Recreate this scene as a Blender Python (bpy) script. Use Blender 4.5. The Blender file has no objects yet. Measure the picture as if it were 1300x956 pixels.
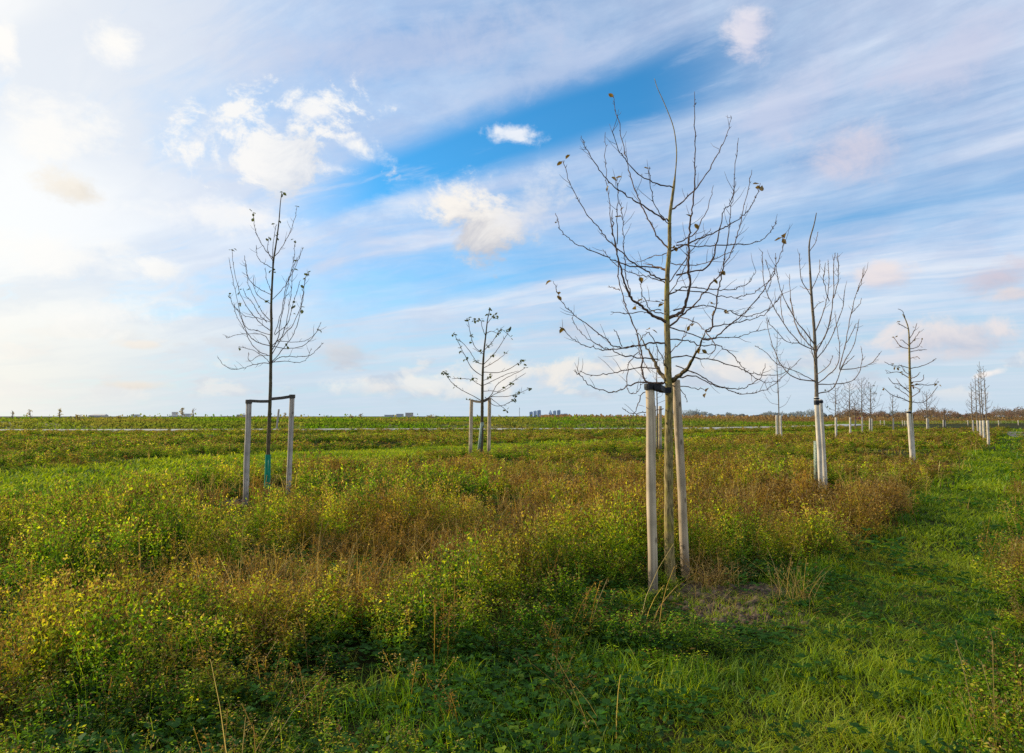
import bpy, bmesh, math, random
import numpy as np
from mathutils import Vector, Matrix

sc = bpy.context.scene
COL = sc.collection
rnd = random.Random(7)
RNG = np.random.default_rng(11)

# ------------------------------------------------------------------ camera
F_PX, CX, CY, HORIZON = 867.0, 650.0, 433.5, 528.5      # 24 mm lens on full frame
EYE = 1.65
PITCH = math.atan((HORIZON - CY) / F_PX)
cam_data = bpy.data.cameras.new("camera")
cam_data.sensor_width = 36.0
cam_data.lens = 36.0 * F_PX / 1300.0
cam_data.shift_y = -(478.0 - CY) / 1300.0
cam_data.clip_start = 0.05
cam_data.clip_end = 30000.0
cam = bpy.data.objects.new("camera", cam_data)
COL.objects.link(cam)
cam.location = (0.0, 0.0, EYE)
cam.rotation_euler = (math.pi / 2 + PITCH, 0.0, 0.0)
sc.camera = cam
sc.view_settings.view_transform = 'Standard'
sc.view_settings.look = 'None'
sc.view_settings.exposure = 0.0
sc.view_settings.gamma = 1.0
sc.render.engine = 'CYCLES'
sc.cycles.use_denoising = False
sc.cycles.max_bounces = 6
sc.cycles.diffuse_bounces = 3
sc.cycles.transmission_bounces = 4
sc.cycles.glossy_bounces = 2

CP, SP = math.cos(PITCH), math.sin(PITCH)

def ray(u, v):
    a, b = (u - CX) / F_PX, (CY - v) / F_PX
    return Vector((a, CP - b * SP, SP + b * CP))

def az_el(u, v):
    d = ray(u, v).normalized()
    return math.atan2(d.x, d.y), math.asin(d.z)

# ------------------------------------------------------------------ terrain
def _sm(e0, e1, x):
    t = np.clip((x - e0) / (e1 - e0), 0.0, 1.0)
    return t * t * (3 - 2 * t)

def vnoise(x, y, seed=0):
    """smooth value noise, vectorised"""
    x = np.asarray(x, float); y = np.asarray(y, float)
    xi, yi = np.floor(x), np.floor(y)
    fx, fy = x - xi, y - yi
    fx = fx * fx * (3 - 2 * fx); fy = fy * fy * (3 - 2 * fy)
    def h(a, b):
        s = np.sin(a * 127.1 + b * 311.7 + seed * 74.7) * 43758.5453
        return s - np.floor(s)
    return ((h(xi, yi) * (1 - fx) + h(xi + 1, yi) * fx) * (1 - fy)
            + (h(xi, yi + 1) * (1 - fx) + h(xi + 1, yi + 1) * fx) * fy)

def fbm(x, y, seed=0, octs=3):
    s, a, t = 0.0, 1.0, 0.0
    for k in range(octs):
        s = s + a * vnoise(np.asarray(x) * 2 ** k + 13.1 * k, np.asarray(y) * 2 ** k - 7.7 * k, seed + k)
        t += a; a *= 0.5
    return s / t

def terrain(x, y):
    r = np.hypot(x, y)
    amp = _sm(1.0, 7.0, r) * (1 - _sm(70.0, 110.0, r))
    return amp * (fbm(np.asarray(x) * 0.16, np.asarray(y) * 0.16, 3, 2) - 0.5) * 0.22 * (1 + 0.6 * _sm(15, 40, r))

def gz(x, y):
    return float(terrain(np.array([x]), np.array([y]))[0])

def ground(u, v):
    """the point of the ground seen in direction (u, v)"""
    d = ray(u, v)
    z = 0.0
    for _ in range(12):
        t = (EYE - z) / -d.z
        x, y = d.x * t, d.y * t
        z = gz(x, y)
    return Vector((x, y, z))

def at_depth(u, v, Y):
    d = ray(u, v)
    t = Y / d.y
    return Vector((d.x * t, Y, EYE + d.z * t))

# ------------------------------------------------------------------ object helpers
def tag(o, label=None, cat=None, group=None, kind=None):
    if label: o["label"] = label
    if cat: o["category"] = cat
    if group: o["group"] = group
    if kind: o["kind"] = kind
    return o

def empty(name, loc):
    o = bpy.data.objects.new(name, None)
    o.empty_display_size = 0.2
    COL.objects.link(o)
    o.location = loc
    return o

class MB:
    """mesh builder in world coordinates, written relative to its parent's origin"""
    def __init__(self):
        self.v, self.f, self.c = [], [], []
    def tube(self, pts, radii, n=6, cap=True, col=None):
        pts = [Vector(p) for p in pts]
        m = len(pts)
        base = len(self.v)
        prev = None
        for i, p in enumerate(pts):
            t = (pts[min(i + 1, m - 1)] - pts[max(i - 1, 0)])
            if t.length < 1e-9: t = Vector((0, 0, 1))
            t.normalize()
            if prev is None:
                a = Vector((1, 0, 0)) if abs(t.x) < 0.8 else Vector((0, 1, 0))
            else:
                a = prev
            a = (a - t * a.dot(t))
            if a.length < 1e-6: a = t.orthogonal()
            a.normalize(); prev = a
            b = t.cross(a)
            for k in range(n):
                w = 2 * math.pi * k / n
                self.v.append(p + (a * math.cos(w) + b * math.sin(w)) * radii[i])
        for i in range(m - 1):
            for k in range(n):
                k2 = (k + 1) % n
                self.f.append((base + i * n + k, base + i * n + k2, base + (i + 1) * n + k2, base + (i + 1) * n + k))
        if cap:
            self.f.append(tuple(base + k for k in reversed(range(n))))
            self.f.append(tuple(base + (m - 1) * n + k for k in range(n)))
        return self
    def quad(self, a, b, c, d):
        i = len(self.v)
        self.v += [Vector(a), Vector(b), Vector(c), Vector(d)]
        self.f.append((i, i + 1, i + 2, i + 3))
        return self
    def box(self, c, s, rz=0.0):
        cx, cy, cz = c; hx, hy, hz = s[0] / 2, s[1] / 2, s[2] / 2
        R = Matrix.Rotation(rz, 3, 'Z')
        i = len(self.v)
        for x, y, z in ((-1,-1,-1),(1,-1,-1),(1,1,-1),(-1,1,-1),(-1,-1,1),(1,-1,1),(1,1,1),(-1,1,1)):
            self.v.append(Vector((cx, cy, cz)) + R @ Vector((x * hx, y * hy, z * hz)))
        for f in ((3,2,1,0),(4,5,6,7),(0,1,5,4),(1,2,6,5),(2,3,7,6),(3,0,4,7)):
            self.f.append(tuple(i + k for k in f))
        return self
    def build(self, name, mat, parent=None, smooth=False):
        me = bpy.data.meshes.new(name)
        off = parent.matrix_world.translation.copy() if parent else Vector((0, 0, 0))
        if parent:
            off = Vector(parent.location)
            p = parent.parent
            while p:
                off += Vector(p.location); p = p.parent
        me.from_pydata([tuple(v - off) for v in self.v], [], self.f)
        me.materials.append(mat)
        if smooth:
            me.polygons.foreach_set("use_smooth", [True] * len(me.polygons))
        me.update()
        o = bpy.data.objects.new(name, me)
        COL.objects.link(o)
        if parent: o.parent = parent
        return o

def np_mesh(name, V, Q, C=None, mat=None, smooth=False):
    """V (n,3), Q (m,4) arrays, C (n,3) per-vertex colour"""
    me = bpy.data.meshes.new(name)
    V = np.ascontiguousarray(V, np.float32); Q = np.ascontiguousarray(Q, np.int32)
    me.vertices.add(len(V)); me.vertices.foreach_set("co", V.ravel())
    me.loops.add(Q.size); me.loops.foreach_set("vertex_index", Q.ravel())
    me.polygons.add(len(Q))
    me.polygons.foreach_set("loop_start", np.arange(0, Q.size, Q.shape[1], dtype=np.int32))
    if smooth:
        me.polygons.foreach_set("use_smooth", np.ones(len(Q), bool))
    if C is not None:
        at = me.attributes.new("tint", 'FLOAT_COLOR', 'POINT')
        c4 = np.ones((len(V), 4), np.float32); c4[:, :3] = C
        at.data.foreach_set("color", c4.ravel())
    me.update(calc_edges=True)
    if mat: me.materials.append(mat)
    o = bpy.data.objects.new(name, me)
    COL.objects.link(o)
    return o

def smooth_path(pts, sub=4):
    """Catmull-Rom through pts"""
    P = [Vector(p) for p in pts]
    if len(P) < 3: 
        return [P[0].lerp(P[-1], k / (sub * 1.0)) for k in range(sub + 1)]
    out = []
    for i in range(len(P) - 1):
        p0 = P[i - 1] if i else P[0] * 2 - P[1]
        p1, p2 = P[i], P[i + 1]
        p3 = P[i + 2] if i + 2 < len(P) else P[i + 1] * 2 - P[i]
        for k in range(sub):
            t = k / sub
            out.append(0.5 * ((2 * p1) + (p2 - p0) * t + (2 * p0 - 5 * p1 + 4 * p2 - p3) * t * t
                              + (3 * p1 - p0 - 3 * p2 + p3) * t ** 3))
    out.append(P[-1])
    return out

# ------------------------------------------------------------------ node maths helper
class G:
    def __init__(self, tree): self.t = tree; self.n = tree.nodes; self.l = tree.links
    def new(self, typ, **kw):
        n = self.n.new(typ)
        for k, v in kw.items(): setattr(n, k, v)
        return n
    def _set(self, sock, v):
        if isinstance(v, S): self.l.new(v.s, sock)
        elif isinstance(v, bpy.types.NodeSocket): self.l.new(v, sock)
        else: sock.default_value = v
    def math(self, op, *a, clamp=False):
        n = self.new("ShaderNodeMath", operation=op, use_clamp=clamp)
        for i, v in enumerate(a): self._set(n.inputs[i], v)
        return S(self, n.outputs[0])
    def mix(self, f, a, b, mode='MIX'):
        n = self.new("ShaderNodeMix", data_type='RGBA', blend_type=mode)
        self._set(n.inputs[0], f); 
        for i, v in ((6, a), (7, b)):
            if isinstance(v, tuple): v = (*v[:3], 1.0)
            self._set(n.inputs[i], v)
        return S(self, n.outputs[2])
    def ss(self, e0, e1, x):
        n = self.new("ShaderNodeMapRange", interpolation_type='SMOOTHSTEP')
        self._set(n.inputs[0], x); self._set(n.inputs[1], e0); self._set(n.inputs[2], e1)
        n.inputs[3].default_value = 0.0; n.inputs[4].default_value = 1.0
        return S(self, n.outputs[0])
    def xyz(self, x, y, z=0.0):
        n = self.new("ShaderNodeCombineXYZ")
        for i, v in enumerate((x, y, z)): self._set(n.inputs[i], v)
        return S(self, n.outputs[0])
    def noise(self, vec, scale, detail=4.0, rough=0.55, dist=0.0):
        n = self.new("ShaderNodeTexNoise", noise_dimensions='2D')
        self._set(n.inputs["Vector"], vec); n.inputs["Scale"].default_value = scale
        n.inputs["Detail"].default_value = detail; n.inputs["Roughness"].default_value = rough
        n.inputs["Distortion"].default_value = dist
        return S(self, n.outputs["Fac"])
class S:
    def __init__(self, g, s): self.g, self.s = g, s
    def __add__(self, o): return self.g.math('ADD', self, o)
    __radd__ = __add__
    def __sub__(self, o): return self.g.math('SUBTRACT', self, o)
    def __rsub__(self, o): return self.g.math('SUBTRACT', o, self)
    def __mul__(self, o): return self.g.math('MULTIPLY', self, o)
    __rmul__ = __mul__
    def __truediv__(self, o): return self.g.math('DIVIDE', self, o)
    def __pow__(self, o): return self.g.math('POWER', self, o)
# ------------------------------------------------------------------ sky and sun
SUN_AZ, SUN_EL = math.radians(-64.0), math.radians(22.0)
world = bpy.data.worlds.new("World")
sc.world = world
world.use_nodes = True
wt = world.node_tree
wt.nodes.clear()
g = G(wt)
geo = g.new("ShaderNodeTexCoord")
sep = g.new("ShaderNodeSeparateXYZ")
wt.links.new(geo.outputs["Generated"], sep.inputs[0])
dx, dy, dz = (S(g, sep.outputs[i]) for i in range(3))

sky = g.new("ShaderNodeTexSky", sky_type='NISHITA')
sky.sun_disc = False
sky.sun_elevation = SUN_EL
sky.sun_rotation = SUN_AZ
sky.altitude = 0.0
sky.air_density = 1.0
sky.dust_density = 0.6
sky.ozone_density = 3.0
SKY_K = 0.075
skyc = g.new("ShaderNodeVectorMath", operation='MULTIPLY')
wt.links.new(sky.outputs[0], skyc.inputs[0])
skyc.inputs[1].default_value = (SKY_K * 0.55, SKY_K * 2.0, SKY_K * 2.55)
col = S(g, skyc.outputs[0])

az = g.math('ARCTAN2', dx, dy)
el = g.math('ARCSINE', dz)
# angle from the sun
sd = (math.cos(SUN_EL) * math.sin(SUN_AZ), math.cos(SUN_EL) * math.cos(SUN_AZ), math.sin(SUN_EL))
cs = dx * sd[0] + dy * sd[1] + dz * sd[2]
ang = g.math('ARCCOSINE', g.math('MINIMUM', cs, 0.99999))
near_sun = g.ss(math.radians(52), math.radians(25), ang)          # 1 close to the sun
glow = g.ss(math.radians(42), math.radians(22), ang)
GLOW_MAX = 0.30

# cloud layer plane: streaks run along azimuth -52 deg
zz = g.math('MAXIMUM', dz, 0.0) + 0.05
px_, py_ = dx / zz, dy / zz
D0 = math.radians(-51.8)
along = px_ * math.sin(D0) + py_ * math.cos(D0)
across = px_ * math.cos(D0) - py_ * math.sin(D0)
def across_of(u, v):
    d = ray(u, v).normalized(); z = max(d.z, 0) + 0.05
    x, y = d.x / z, d.y / z
    return x * math.cos(D0) - y * math.sin(D0), x * math.sin(D0) + y * math.cos(D0)

n_warp = g.noise(g.xyz(along * 0.5, across * 0.9), 1.0, 3.0)
n_str = g.noise(g.xyz(along * 0.30, across * 1.05 + n_warp * 0.9, 3.3), 1.3, 5.0, 0.55)
n_wisp = g.noise(g.xyz(along * 0.9, across * 3.2 + n_warp * 1.8, 6.1), 1.5, 8.0, 0.64)
n_big = g.noise(g.xyz(along * 0.30, across * 0.55, 9.1), 1.0, 3.0, 0.5)
n_fine = g.noise(g.xyz(az, el * 1.6, 1.7), 7.0, 8.0, 0.68)
n_puff = g.noise(g.xyz(az, el * 1.35, 5.2), 12.0, 7.0, 0.64, 0.4)
n_low = g.noise(g.xyz(az, el * 2.6, 8.4), 9.0, 7.0, 0.58)

# ---- blue gap: a deep clear band across the middle of the sky, and paler gaps
def gap(u0, v0, u1, v1, sharp=1.0):
    """band centred on the streak through the pixel pair (upper edge, lower edge)"""
    a0, a1 = across_of(u0, v0)[0], across_of(u1, v1)[0]
    c, w = (a0 + a1) / 2, abs(a0 - a1) / 2
    d = g.math('ABSOLUTE', (across + (n_warp - 0.5) * (0.9 * w)) - c)
    return g.ss(w * 1.25, w * 0.40, d)
gap1 = gap(690, 95, 690, 200)
fade_l = g.ss(az_el(330, 200)[0], az_el(500, 200)[0], az)
fade_r = g.ss(az_el(1080, 60)[0], az_el(800, 100)[0], az)
gap1 = gap1 * fade_l * fade_r * (1.0 - g.ss(0.50, 0.74, n_wisp) * 0.55)
gap2 = gap(520, 330, 520, 395) * g.ss(az_el(330, 300)[0], az_el(480, 300)[0], az) * g.ss(az_el(860, 300)[0], az_el(640, 300)[0], az)
gap3 = gap(1150, 215, 1150, 275) * g.ss(az_el(850, 300)[0], az_el(1080, 300)[0], az)

cover = g.ss(0.30, 0.66, n_str) * 0.36 + g.ss(0.35, 0.65, n_big) * 0.22 + 0.50
cover = cover + near_sun * 0.30 + (n_wisp - 0.5) * 0.85
cover = cover * (1.0 - gap1 * 0.97) * (1.0 - gap2 * 0.45) * (1.0 - gap3 * 0.35)
cover = g.math('MINIMUM', cover, 0.93)
cover = g.math('MAXIMUM', cover, 0.0)

veil_cool = (0.66, 0.76, 0.93)
veil_lav = (0.60, 0.68, 0.86)
veil = g.mix(g.ss(0.35, 0.65, n_fine), veil_lav, veil_cool)
veil = g.mix(g.ss(0.48, 0.72, n_str) * 0.75, veil, (0.88, 0.91, 0.97))
veil = g.mix(near_sun, veil, g.mix(g.ss(0.35, 0.62, n_str), (0.76, 0.81, 0.89), (1.0, 0.99, 0.97)))
col = g.mix(cover, col, veil)

# ---- pale band close to the horizon
hz = g.ss(0.24, 0.0, el)
hzc = g.mix(near_sun, (0.60, 0.72, 0.83), (1.0, 0.94, 0.80))
col = g.mix(hz * 0.88, col, hzc)

CK = ('u', 'v', 'ru', 'rv', 'lit', 'shade', 'dens', 'rough', 'soft', 'tilt', 'base')
# ---- cumulus: each cloud has its place in the sky; the sky is worked out in sectors so each looks up only its own clouds
W = (1.0, 0.985, 0.95)
CLOUDS = [
    dict(zip(CK, (1085, 195, 95, 48, (0.70, 0.66, 0.76), (0.52, 0.55, 0.72), 0.75, 1.3, 0.9))),
    dict(zip(CK, (1010, 130, 120, 45, (0.62, 0.65, 0.82), (0.50, 0.57, 0.78), 0.55, 1.6, 1.0, 0.3))),
    dict(zip(CK, (1230, 60, 130, 70, (0.62, 0.64, 0.80), (0.50, 0.56, 0.76), 0.65, 1.5, 1.0, 0.25))),
    dict(zip(CK, (950, 38, 42, 42, (0.82, 0.79, 0.86), (0.60, 0.62, 0.80), 0.9, 1.3, 0.7))),
    dict(zip(CK, (500, 60, 330, 46, (0.58, 0.63, 0.80), (0.50, 0.55, 0.76), 0.55, 1.3, 1.0, 0.14))),
    dict(zip(CK, (700, 90, 200, 30, (0.55, 0.63, 0.82), (0.50, 0.56, 0.78), 0.45, 1.3, 1.0, 0.3))),
    dict(zip(CK, (70, 165, 120, 42, W, (0.93, 0.93, 0.94), 0.8, 1.8, 1.0, 0.1, 0.7))),
    dict(zip(CK, (60, 330, 170, 40, W, (0.95, 0.93, 0.90), 0.7, 1.8, 1.1, 0.1, 0.7))),
    dict(zip(CK, (120, 400, 160, 30, W, (0.95, 0.93, 0.90), 0.6, 1.9, 1.1, 0.05, 0.7))),
    dict(zip(CK, (560, 250, 150, 26, (0.86, 0.89, 0.95), (0.74, 0.80, 0.90), 0.35, 1.8, 1.2, 0.2, 0.7))),
    dict(zip(CK, (148, 62, 42, 30, W, (0.90, 0.92, 0.96), 0.9, 1.5, 0.8))),
    dict(zip(CK, (6, 55, 26, 34, W, (0.95, 0.95, 0.95), 0.95, 1.3, 0.6))),
    dict(zip(CK, (92, 240, 52, 27, (0.90, 0.83, 0.72), (0.66, 0.58, 0.48), 0.85, 1.4, 0.8))),
    dict(zip(CK, (365, 185, 125, 58, (0.97, 0.96, 0.94), (0.66, 0.71, 0.80), 0.95, 2.7, 0.75, 0.22, 0.25))),
    dict(zip(CK, (455, 188, 60, 20, W, (0.84, 0.87, 0.92), 0.9, 1.7, 0.95, -0.15, 0.6))),
    dict(zip(CK, (395, 140, 60, 32, W, (0.86, 0.87, 0.91), 0.9, 2.0, 0.7, 0.0, 0.6))),
    dict(zip(CK, (260, 270, 130, 28, (0.98, 0.97, 0.96), (0.90, 0.92, 0.95), 0.75, 1.6, 0.9))),
    dict(zip(CK, (612, 282, 72, 48, (0.98, 0.93, 0.86), (0.56, 0.57, 0.63), 0.95, 2.0, 0.75, -0.1, 0.0))),
    dict(zip(CK, (680, 265, 70, 40, (0.78, 0.80, 0.86), (0.62, 0.66, 0.76), 0.75, 1.5, 0.9, 0.1))),
    dict(zip(CK, (652, 170, 44, 13, (0.92, 0.94, 0.98), (0.75, 0.83, 0.93), 0.9, 1.7, 0.9, -0.1))),
    dict(zip(CK, (430, 215, 40, 14, (0.9, 0.92, 0.96), (0.7, 0.77, 0.88), 0.7, 1.8, 0.9))),
    dict(zip(CK, (205, 340, 40, 17, W, (0.93, 0.92, 0.90), 0.8, 1.6, 0.8))),
    dict(zip(CK, (1112, 352, 52, 24, (0.86, 0.78, 0.78), (0.58, 0.60, 0.72), 0.9, 1.3, 0.7))),
    dict(zip(CK, (1265, 352, 75, 27, (0.66, 0.60, 0.68), (0.44, 0.47, 0.60), 0.85, 1.4, 0.9))),
    dict(zip(CK, (1290, 372, 50, 14, (0.84, 0.74, 0.72), (0.60, 0.58, 0.66), 0.75, 1.3, 0.8))),
    dict(zip(CK, (715, 415, 75, 28, (0.62, 0.66, 0.75), (0.46, 0.52, 0.65), 0.75, 1.5, 0.9))),
    dict(zip(CK, (690, 470, 120, 26, (0.92, 0.87, 0.80), (0.60, 0.64, 0.72), 0.85, 1.7, 0.7, 0.0, 0.6))),
    dict(zip(CK, (1180, 430, 115, 30, (0.84, 0.78, 0.78), (0.50, 0.55, 0.68), 0.9, 1.6, 0.7, 0.0, 0.2))),
    dict(zip(CK, (1160, 455, 100, 14, (0.78, 0.74, 0.76), (0.55, 0.60, 0.70), 0.7, 1.4, 0.8))),
    dict(zip(CK, (940, 470, 90, 24, (0.90, 0.85, 0.80), (0.60, 0.65, 0.74), 0.8, 1.7, 0.7, 0.0, 0.4))),
    dict(zip(CK, (435, 450, 60, 22, (0.70, 0.70, 0.72), (0.55, 0.57, 0.64), 0.7, 1.5, 0.9))),
    dict(zip(CK, (520, 492, 140, 16, (0.93, 0.90, 0.84), (0.70, 0.71, 0.73), 0.7, 1.7, 0.8))),
    dict(zip(CK, (165, 489, 62, 8, (0.88, 0.80, 0.70), (0.72, 0.66, 0.60), 0.75, 1.3, 0.8))),
    dict(zip(CK, (178, 437, 38, 7, (0.94, 0.86, 0.76), (0.84, 0.76, 0.68), 0.7, 1.3, 0.8))),
    dict(zip(CK, (1252, 475, 30, 6, (0.96, 0.90, 0.86), (0.8, 0.78, 0.8), 0.9, 1.2, 0.7, 0.25))),
]

def cloud_group():
    """one cumulus: distance from its middle, frayed by noise, lit from the sun's side"""
    t = bpy.data.node_groups.new("cumulus", 'ShaderNodeTree')
    it = t.interface
    for nm in ("col", "lit", "shade"):
        it.new_socket(nm, in_out='INPUT', socket_type='NodeSocketColor')
    for nm in ("A", "E", "edge", "nsh", "ca", "ce", "ia", "ie", "cos", "sin", "dens", "rough", "soft", "base"):
        it.new_socket(nm, in_out='INPUT', socket_type='NodeSocketFloat')
    it.new_socket("col", in_out='OUTPUT', socket_type='NodeSocketColor')
    q = G(t)
    gi = q.new("NodeGroupInput"); go = q.new("NodeGroupOutput")
    i = {s.name: S(q, s) for s in gi.outputs if s.name}
    A0, E0 = i["A"] - i["ca"], i["E"] - i["ce"]
    X = (A0 * i["cos"] + E0 * i["sin"]) * i["ia"]
    Y = (E0 * i["cos"] - A0 * i["sin"]) * i["ie"]
    r2 = q.math('SQRT', X * X + Y * Y)
    d = q.ss(0.0, i["soft"], i["edge"] * i["rough"] + (1.0 - r2)) * i["dens"]
    tt = q.ss(-0.9, 0.75, Y * 0.8 + i["nsh"] - X * 0.35 + i["base"])
    t.links.new(q.mix(d, i["col"], q.mix(tt, i["shade"], i["lit"])).s, go.inputs[0])
    return t
CUMULUS = cloud_group()
def cloud(col, u, v, ru, rv, lit, shade, dens=1.0, rough=1.5, soft=0.5, tilt=0.0, base=0.35):
    ca, ce = az_el(u, v)
    ka = math.hypot((u - CX), F_PX) / F_PX
    ra, re = ru / F_PX / ka ** 2, rv / F_PX / ka
    n = g.new("ShaderNodeGroup", node_tree=CUMULUS)
    for k, val in dict(col=col, A=az, E=el, edge=n_edge, nsh=n_shade, ca=ca, ce=ce, ia=1 / ra, ie=1 / re, cos=math.cos(tilt),
                       sin=math.sin(tilt), dens=dens, rough=rough, soft=soft, base=base, lit=(*lit, 1), shade=(*shade, 1)).items():
        g._set(n.inputs[k], val)
    return S(g, n.outputs[0])
n_edge = (n_puff - 0.5) + (n_fine - 0.5) * 1.3
n_shade = (n_puff - 0.5) * 3.0
# scattered low puffs towards the horizon, all round
lowm = g.ss(0.01, 0.035, el) * g.ss(0.155, 0.075, el)
lowd = g.ss(0.52, 0.64, n_low) * lowm
lowc = g.mix(near_sun, g.mix(g.ss(0.45, 0.62, n_puff), (0.58, 0.63, 0.72), (0.86, 0.83, 0.80)), (1.0, 0.95, 0.86))
col = g.mix(lowd * 0.55, col, lowc)

def finish(col):
    # glare round the sun, and dull ground colour below the horizon
    col = g.mix(glow_f, col, (1.06, 1.03, 0.97))
    col = g.mix(below, col, (0.16, 0.17, 0.10))
    bg = g.new("ShaderNodeBackground")
    wt.links.new(col.s, bg.inputs[0])
    bg.inputs[1].default_value = 1.0
    return bg.outputs[0]
glow_f = glow * GLOW_MAX
below = g.ss(0.0, -0.03, el)
EDGES = [-0.80, -0.36, -0.12, 0.12, 0.36, 0.80]
def sector(a0, a1):
    c = col
    for k in CLOUDS:
        ca, ce = az_el(k['u'], k['v'])
        ra = k['ru'] / F_PX * (1.0 + 0.75 * k.get('rough', 1.5))
        if ca + ra > a0 and ca - ra < a1:
            c = cloud(c, **k)
    return finish(c)
def choose(f, a, b):
    n = g.new("ShaderNodeMixShader")
    wt.links.new(f.s, n.inputs[0]); wt.links.new(a, n.inputs[1]); wt.links.new(b, n.inputs[2])
    return n.outputs[0]
out = sector(EDGES[0], EDGES[1])
for k in range(1, 5):
    out = choose(g.math('GREATER_THAN', az, EDGES[k]), out, sector(EDGES[k], EDGES[k + 1]))
away = g.math('MAXIMUM', g.math('GREATER_THAN', g.math('ABSOLUTE', az), 0.80), g.math('GREATER_THAN', el, 0.75))
out = choose(away, out, finish(col))
wo = g.new("ShaderNodeOutputWorld")
wt.links.new(out, wo.inputs[0])

sun_d = bpy.data.lights.new("sun", 'SUN')
sun_d.energy = 5.0
sun_d.angle = math.radians(0.6)
sun_d.color = (1.0, 0.87, 0.60)
sun_o = bpy.data.objects.new("sun", sun_d)
COL.objects.link(sun_o)
sun_o.rotation_euler = Vector(sd).to_track_quat('Z', 'Y').to_euler()
sun_o.location = Vector(sd) * 50
world.cycles.sampling_method = 'NONE'
# ------------------------------------------------------------------ materials
def new_mat(name):
    m = bpy.data.materials.new(name)
    m.use_nodes = True
    nt = m.node_tree
    b = nt.nodes["Principled BSDF"]
    b.inputs["Specular IOR Level"].default_value = 0.25
    return m, G(nt), b

def bark_mat(name, dark, light, moss=None, moss_amt=0.0, scale=1.0, bump=0.4):
    m, q, b = new_mat(name)
    tc = q.new("ShaderNodeTexCoord")
    mp = q.new("ShaderNodeMapping"); q.l.new(tc.outputs["Object"], mp.inputs[0])
    mp.inputs["Scale"].default_value = (60 * scale, 60 * scale, 14 * scale)
    def n3(sock, sc_, det=4.0):
        n = q.new("ShaderNodeTexNoise"); q.l.new(sock, n.inputs["Vector"])
        n.inputs["Scale"].default_value = sc_; n.inputs["Detail"].default_value = det
        return S(q, n.outputs["Fac"])
    n1 = n3(mp.outputs[0], 1.0, 5); n2 = n3(tc.outputs["Object"], 9.0 * scale, 4)
    c = q.mix(q.ss(0.3, 0.7, n1), dark, light)
    if moss:
        c = q.mix(q.ss(0.62 - moss_amt, 0.78 - moss_amt * 0.6, n2), c, moss)
    q.l.new(c.s, b.inputs["Base Color"])
    b.inputs["Roughness"].default_value = 0.85
    bp = q.new("ShaderNodeBump"); bp.inputs["Strength"].default_value = bump; bp.inputs["Distance"].default_value = 0.01
    q.l.new(n1.s, bp.inputs["Height"]); q.l.new(bp.outputs[0], b.inputs["Normal"])
    return m

def plain_mat(name, c0, c1, scale=8.0, rough=0.8, bump=0.2, stretch=(1, 1, 1), metal=0.0):
    m, q, b = new_mat(name)
    tc = q.new("ShaderNodeTexCoord")
    mp = q.new("ShaderNodeMapping"); q.l.new(tc.outputs["Object"], mp.inputs[0]); mp.inputs["Scale"].default_value = stretch
    n = q.new("ShaderNodeTexNoise"); q.l.new(mp.outputs[0], n.inputs["Vector"])
    n.inputs["Scale"].default_value = scale; n.inputs["Detail"].default_value = 5
    f = S(q, n.outputs["Fac"])
    q.l.new(q.mix(q.ss(0.3, 0.7, f), c0, c1).s, b.inputs["Base Color"])
    b.inputs["Roughness"].default_value = rough; b.inputs["Metallic"].default_value = metal
    if bump:
        bp = q.new("ShaderNodeBump"); bp.inputs["Strength"].default_value = bump; bp.inputs["Distance"].default_value = 0.01
        q.l.new(f.s, bp.inputs["Height"]); q.l.new(bp.outputs[0], b.inputs["Normal"])
    return m

def stake_mat(name, grey, pale, dirt):
    """weathered round pole: long grain, knots, grey streaks, soil-stained foot"""
    m, q, b = new_mat(name)
    tc = q.new("ShaderNodeTexCoord")
    mp = q.new("ShaderNodeMapping"); q.l.new(tc.outputs["Object"], mp.inputs[0]); mp.inputs["Scale"].default_value = (38, 38, 0.9)
    def n3(sock, sc_, det=4.0):
        n = q.new("ShaderNodeTexNoise"); q.l.new(sock, n.inputs["Vector"])
        n.inputs["Scale"].default_value = sc_; n.inputs["Detail"].default_value = det
        return S(q, n.outputs["Fac"])
    grain = n3(mp.outputs[0], 1.0, 6); blot = n3(tc.outputs["Object"], 3.5, 3)
    c = q.mix(q.ss(0.3, 0.7, grain), grey, pale)
    c = q.mix(q.ss(0.45, 0.7, blot) * 0.6, c, (grey[0] * .62, grey[1] * .66, grey[2] * .68))
    vo = q.new("ShaderNodeTexVoronoi"); mk = q.new("ShaderNodeMapping"); q.l.new(tc.outputs["Object"], mk.inputs[0])
    mk.inputs["Scale"].default_value = (9, 9, 4.5); q.l.new(mk.outputs[0], vo.inputs["Vector"]); vo.inputs["Scale"].default_value = 1.0
    c = q.mix(q.ss(0.20, 0.08, S(q, vo.outputs["Distance"])) * 0.8, c, tuple(v * 0.3 for v in grey))
    sp_ = q.new("ShaderNodeSeparateXYZ"); q.l.new(tc.outputs["Object"], sp_.inputs[0])
    c = q.mix(q.ss(0.45, 0.05, S(q, sp_.outputs[2]) + (blot - 0.5) * 0.4) * 0.7, c, dirt)
    q.l.new(c.s, b.inputs["Base Color"]); b.inputs["Roughness"].default_value = 0.85
    bp = q.new("ShaderNodeBump"); bp.inputs["Strength"].default_value = 0.25; bp.inputs["Distance"].default_value = 0.004
    q.l.new(grain.s, bp.inputs["Height"]); q.l.new(bp.outputs[0], b.inputs["Normal"])
    return m

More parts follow.
